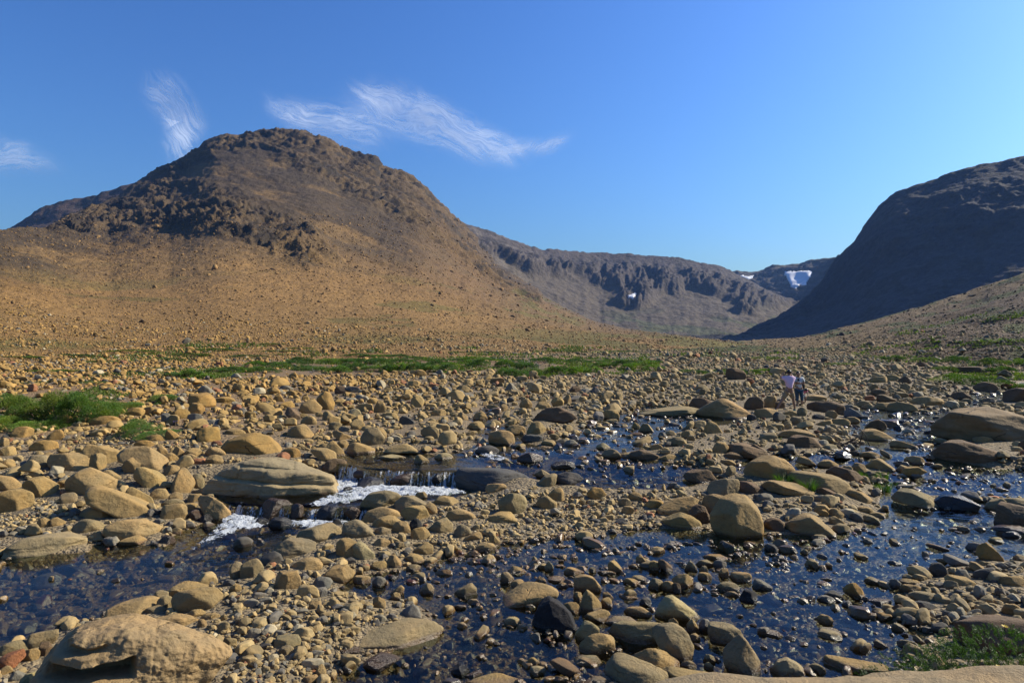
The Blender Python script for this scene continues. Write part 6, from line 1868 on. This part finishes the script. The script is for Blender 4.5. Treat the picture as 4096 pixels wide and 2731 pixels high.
skin('leggings', dict(pel=(.02, 0, .82, .160, .125), hiL=(-.085, 0, .74, .105), knL=(-.066, -.02, .44, .072), caL=(-.062, -.01, .26, .055), hiR=(.10, 0, .74, .105), knR=(.132, -.03, .44, .072), caR=(.150, -.01, .27, .055)),
     [('pel', 'hiL'), ('hiL', 'knL'), ('knL', 'caL'), ('pel', 'hiR'), ('hiR', 'knR'), ('knR', 'caR')], M_TEAL, wom)
ball('hair', (-.02, .02, 1.53), (.086, .090, .088), M_HAIR, wom, 5)
face(wom, (-.02, -.02, 1.49), (-.35, -1, 0), M_HAIR)
ball('shirt_print', (-.05, -.118, 1.23), (.052, .022, .060), M_MOTIF, wom, 2)
for an, to in ((pw_['anL'], pw_['toL']), (pw_['anR'], pw_['toR'])):
    skin('shoe', dict(a=(an[0], an[1]+.02, an[2]-.02, .048), b=((an[0]+to[0])/2, (an[1]+to[1])/2, an[2]-.035, .045), c=(to[0], to[1]-.02, to[2], .038)), [('a', 'b'), ('b', 'c')], M_SHOED, wom)
bp = empty('backpack', (wx, wy_, wz), 0, label='black backpack on the back of the person with folded arms', category='backpack')
V, Fc = ico(4); q = (np.abs(V)**5).sum(1)**(-1/5.0); link('bag', make_mesh('bag', V*q[:, None]*np.array([.125, .10, .235])+np.array([.20, .20, 1.05]), Fc, M_BLACK), bp)
V, Fc = ico(3); q = (np.abs(V)**5).sum(1)**(-1/5.0); link('pocket', make_mesh('pocket', V*q[:, None]*np.array([.09, .05, .10])+np.array([.23, .30, .97]), Fc, M_BLACK), bp)
for k, xs in enumerate((.125, -.11)):
    t = np.linspace(0, 1, 12); px_ = xs+.02*np.sin(t*3); py_ = .12-.27*np.sin(t*math.pi)**.8; pz_ = 1.36-.44*t+.03*np.sin(t*math.pi)
    V, Fc = tubes([(np.stack([px_, py_, pz_], 1), np.full(12, .017))], 6); link('strap', make_mesh('strap', V, Fc, M_BLACK), bp)
# the child, bending down behind them
kx, ky, kz = at_px(803.4, 402.4, 31.2)
kid = empty('person', (kx, ky, kz), 0, label='small child in a bright pink top bending down behind the two standing people', category='person')
pk = dict(pel=(-.02, .0, .40, .085), spi=(-.01, -.02, .50, .085), che=(.0, -.10, .60, .085), nec=(.01, -.17, .61, .036), hea=(.02, -.24, .60, .062), top=(.02, -.29, .58, .055),
          shL=(-.09, -.10, .60, .034), elL=(-.10, -.20, .46, .026), haL=(-.07, -.28, .34, .019), shR=(.10, -.10, .59, .034), elR=(.12, -.19, .44, .026), haR=(.10, -.27, .32, .019),
          hiL=(-.06, .0, .36, .052), knL=(-.07, -.08, .22, .036), anL=(-.07, .0, .05, .024), toL=(-.07, -.08, .02, .02), hiR=(.04, 0, .36, .052), knR=(.08, -.08, .22, .036), anR=(.08, 0, .05, .024), toR=(.09, -.08, .02, .02))
skin('body', pk, body_edges(), M_SKIN, kid)
skin('top', dict(pel=(-.02, 0, .44, .112), spi=(-.01, -.02, .53, .108), che=(0, -.10, .61, .100), shL=(-.10, -.11, .59, .048), slL=(-.105, -.16, .53, .042), shR=(.11, -.11, .58, .048), slR=(.117, -.155, .52, .042)), [('pel', 'spi'), ('spi', 'che'), ('che', 'shL'), ('shL', 'slL'), ('che', 'shR'), ('shR', 'slR')], M_HOT, kid)
skin('shorts', dict(pel=(-.02, 0, .38, .100), hiL=(-.06, 0, .33, .066), knL=(-.068, -.05, .26, .055), hiR=(.04, 0, .33, .066), knR=(.062, -.05, .26, .055)), [('pel', 'hiL'), ('hiL', 'knL'), ('pel', 'hiR'), ('hiR', 'knR')], M_GREYW, kid)
ball('hair', (.02, -.265, .62), (.066, .075, .062), M_HAIR, kid, 7)
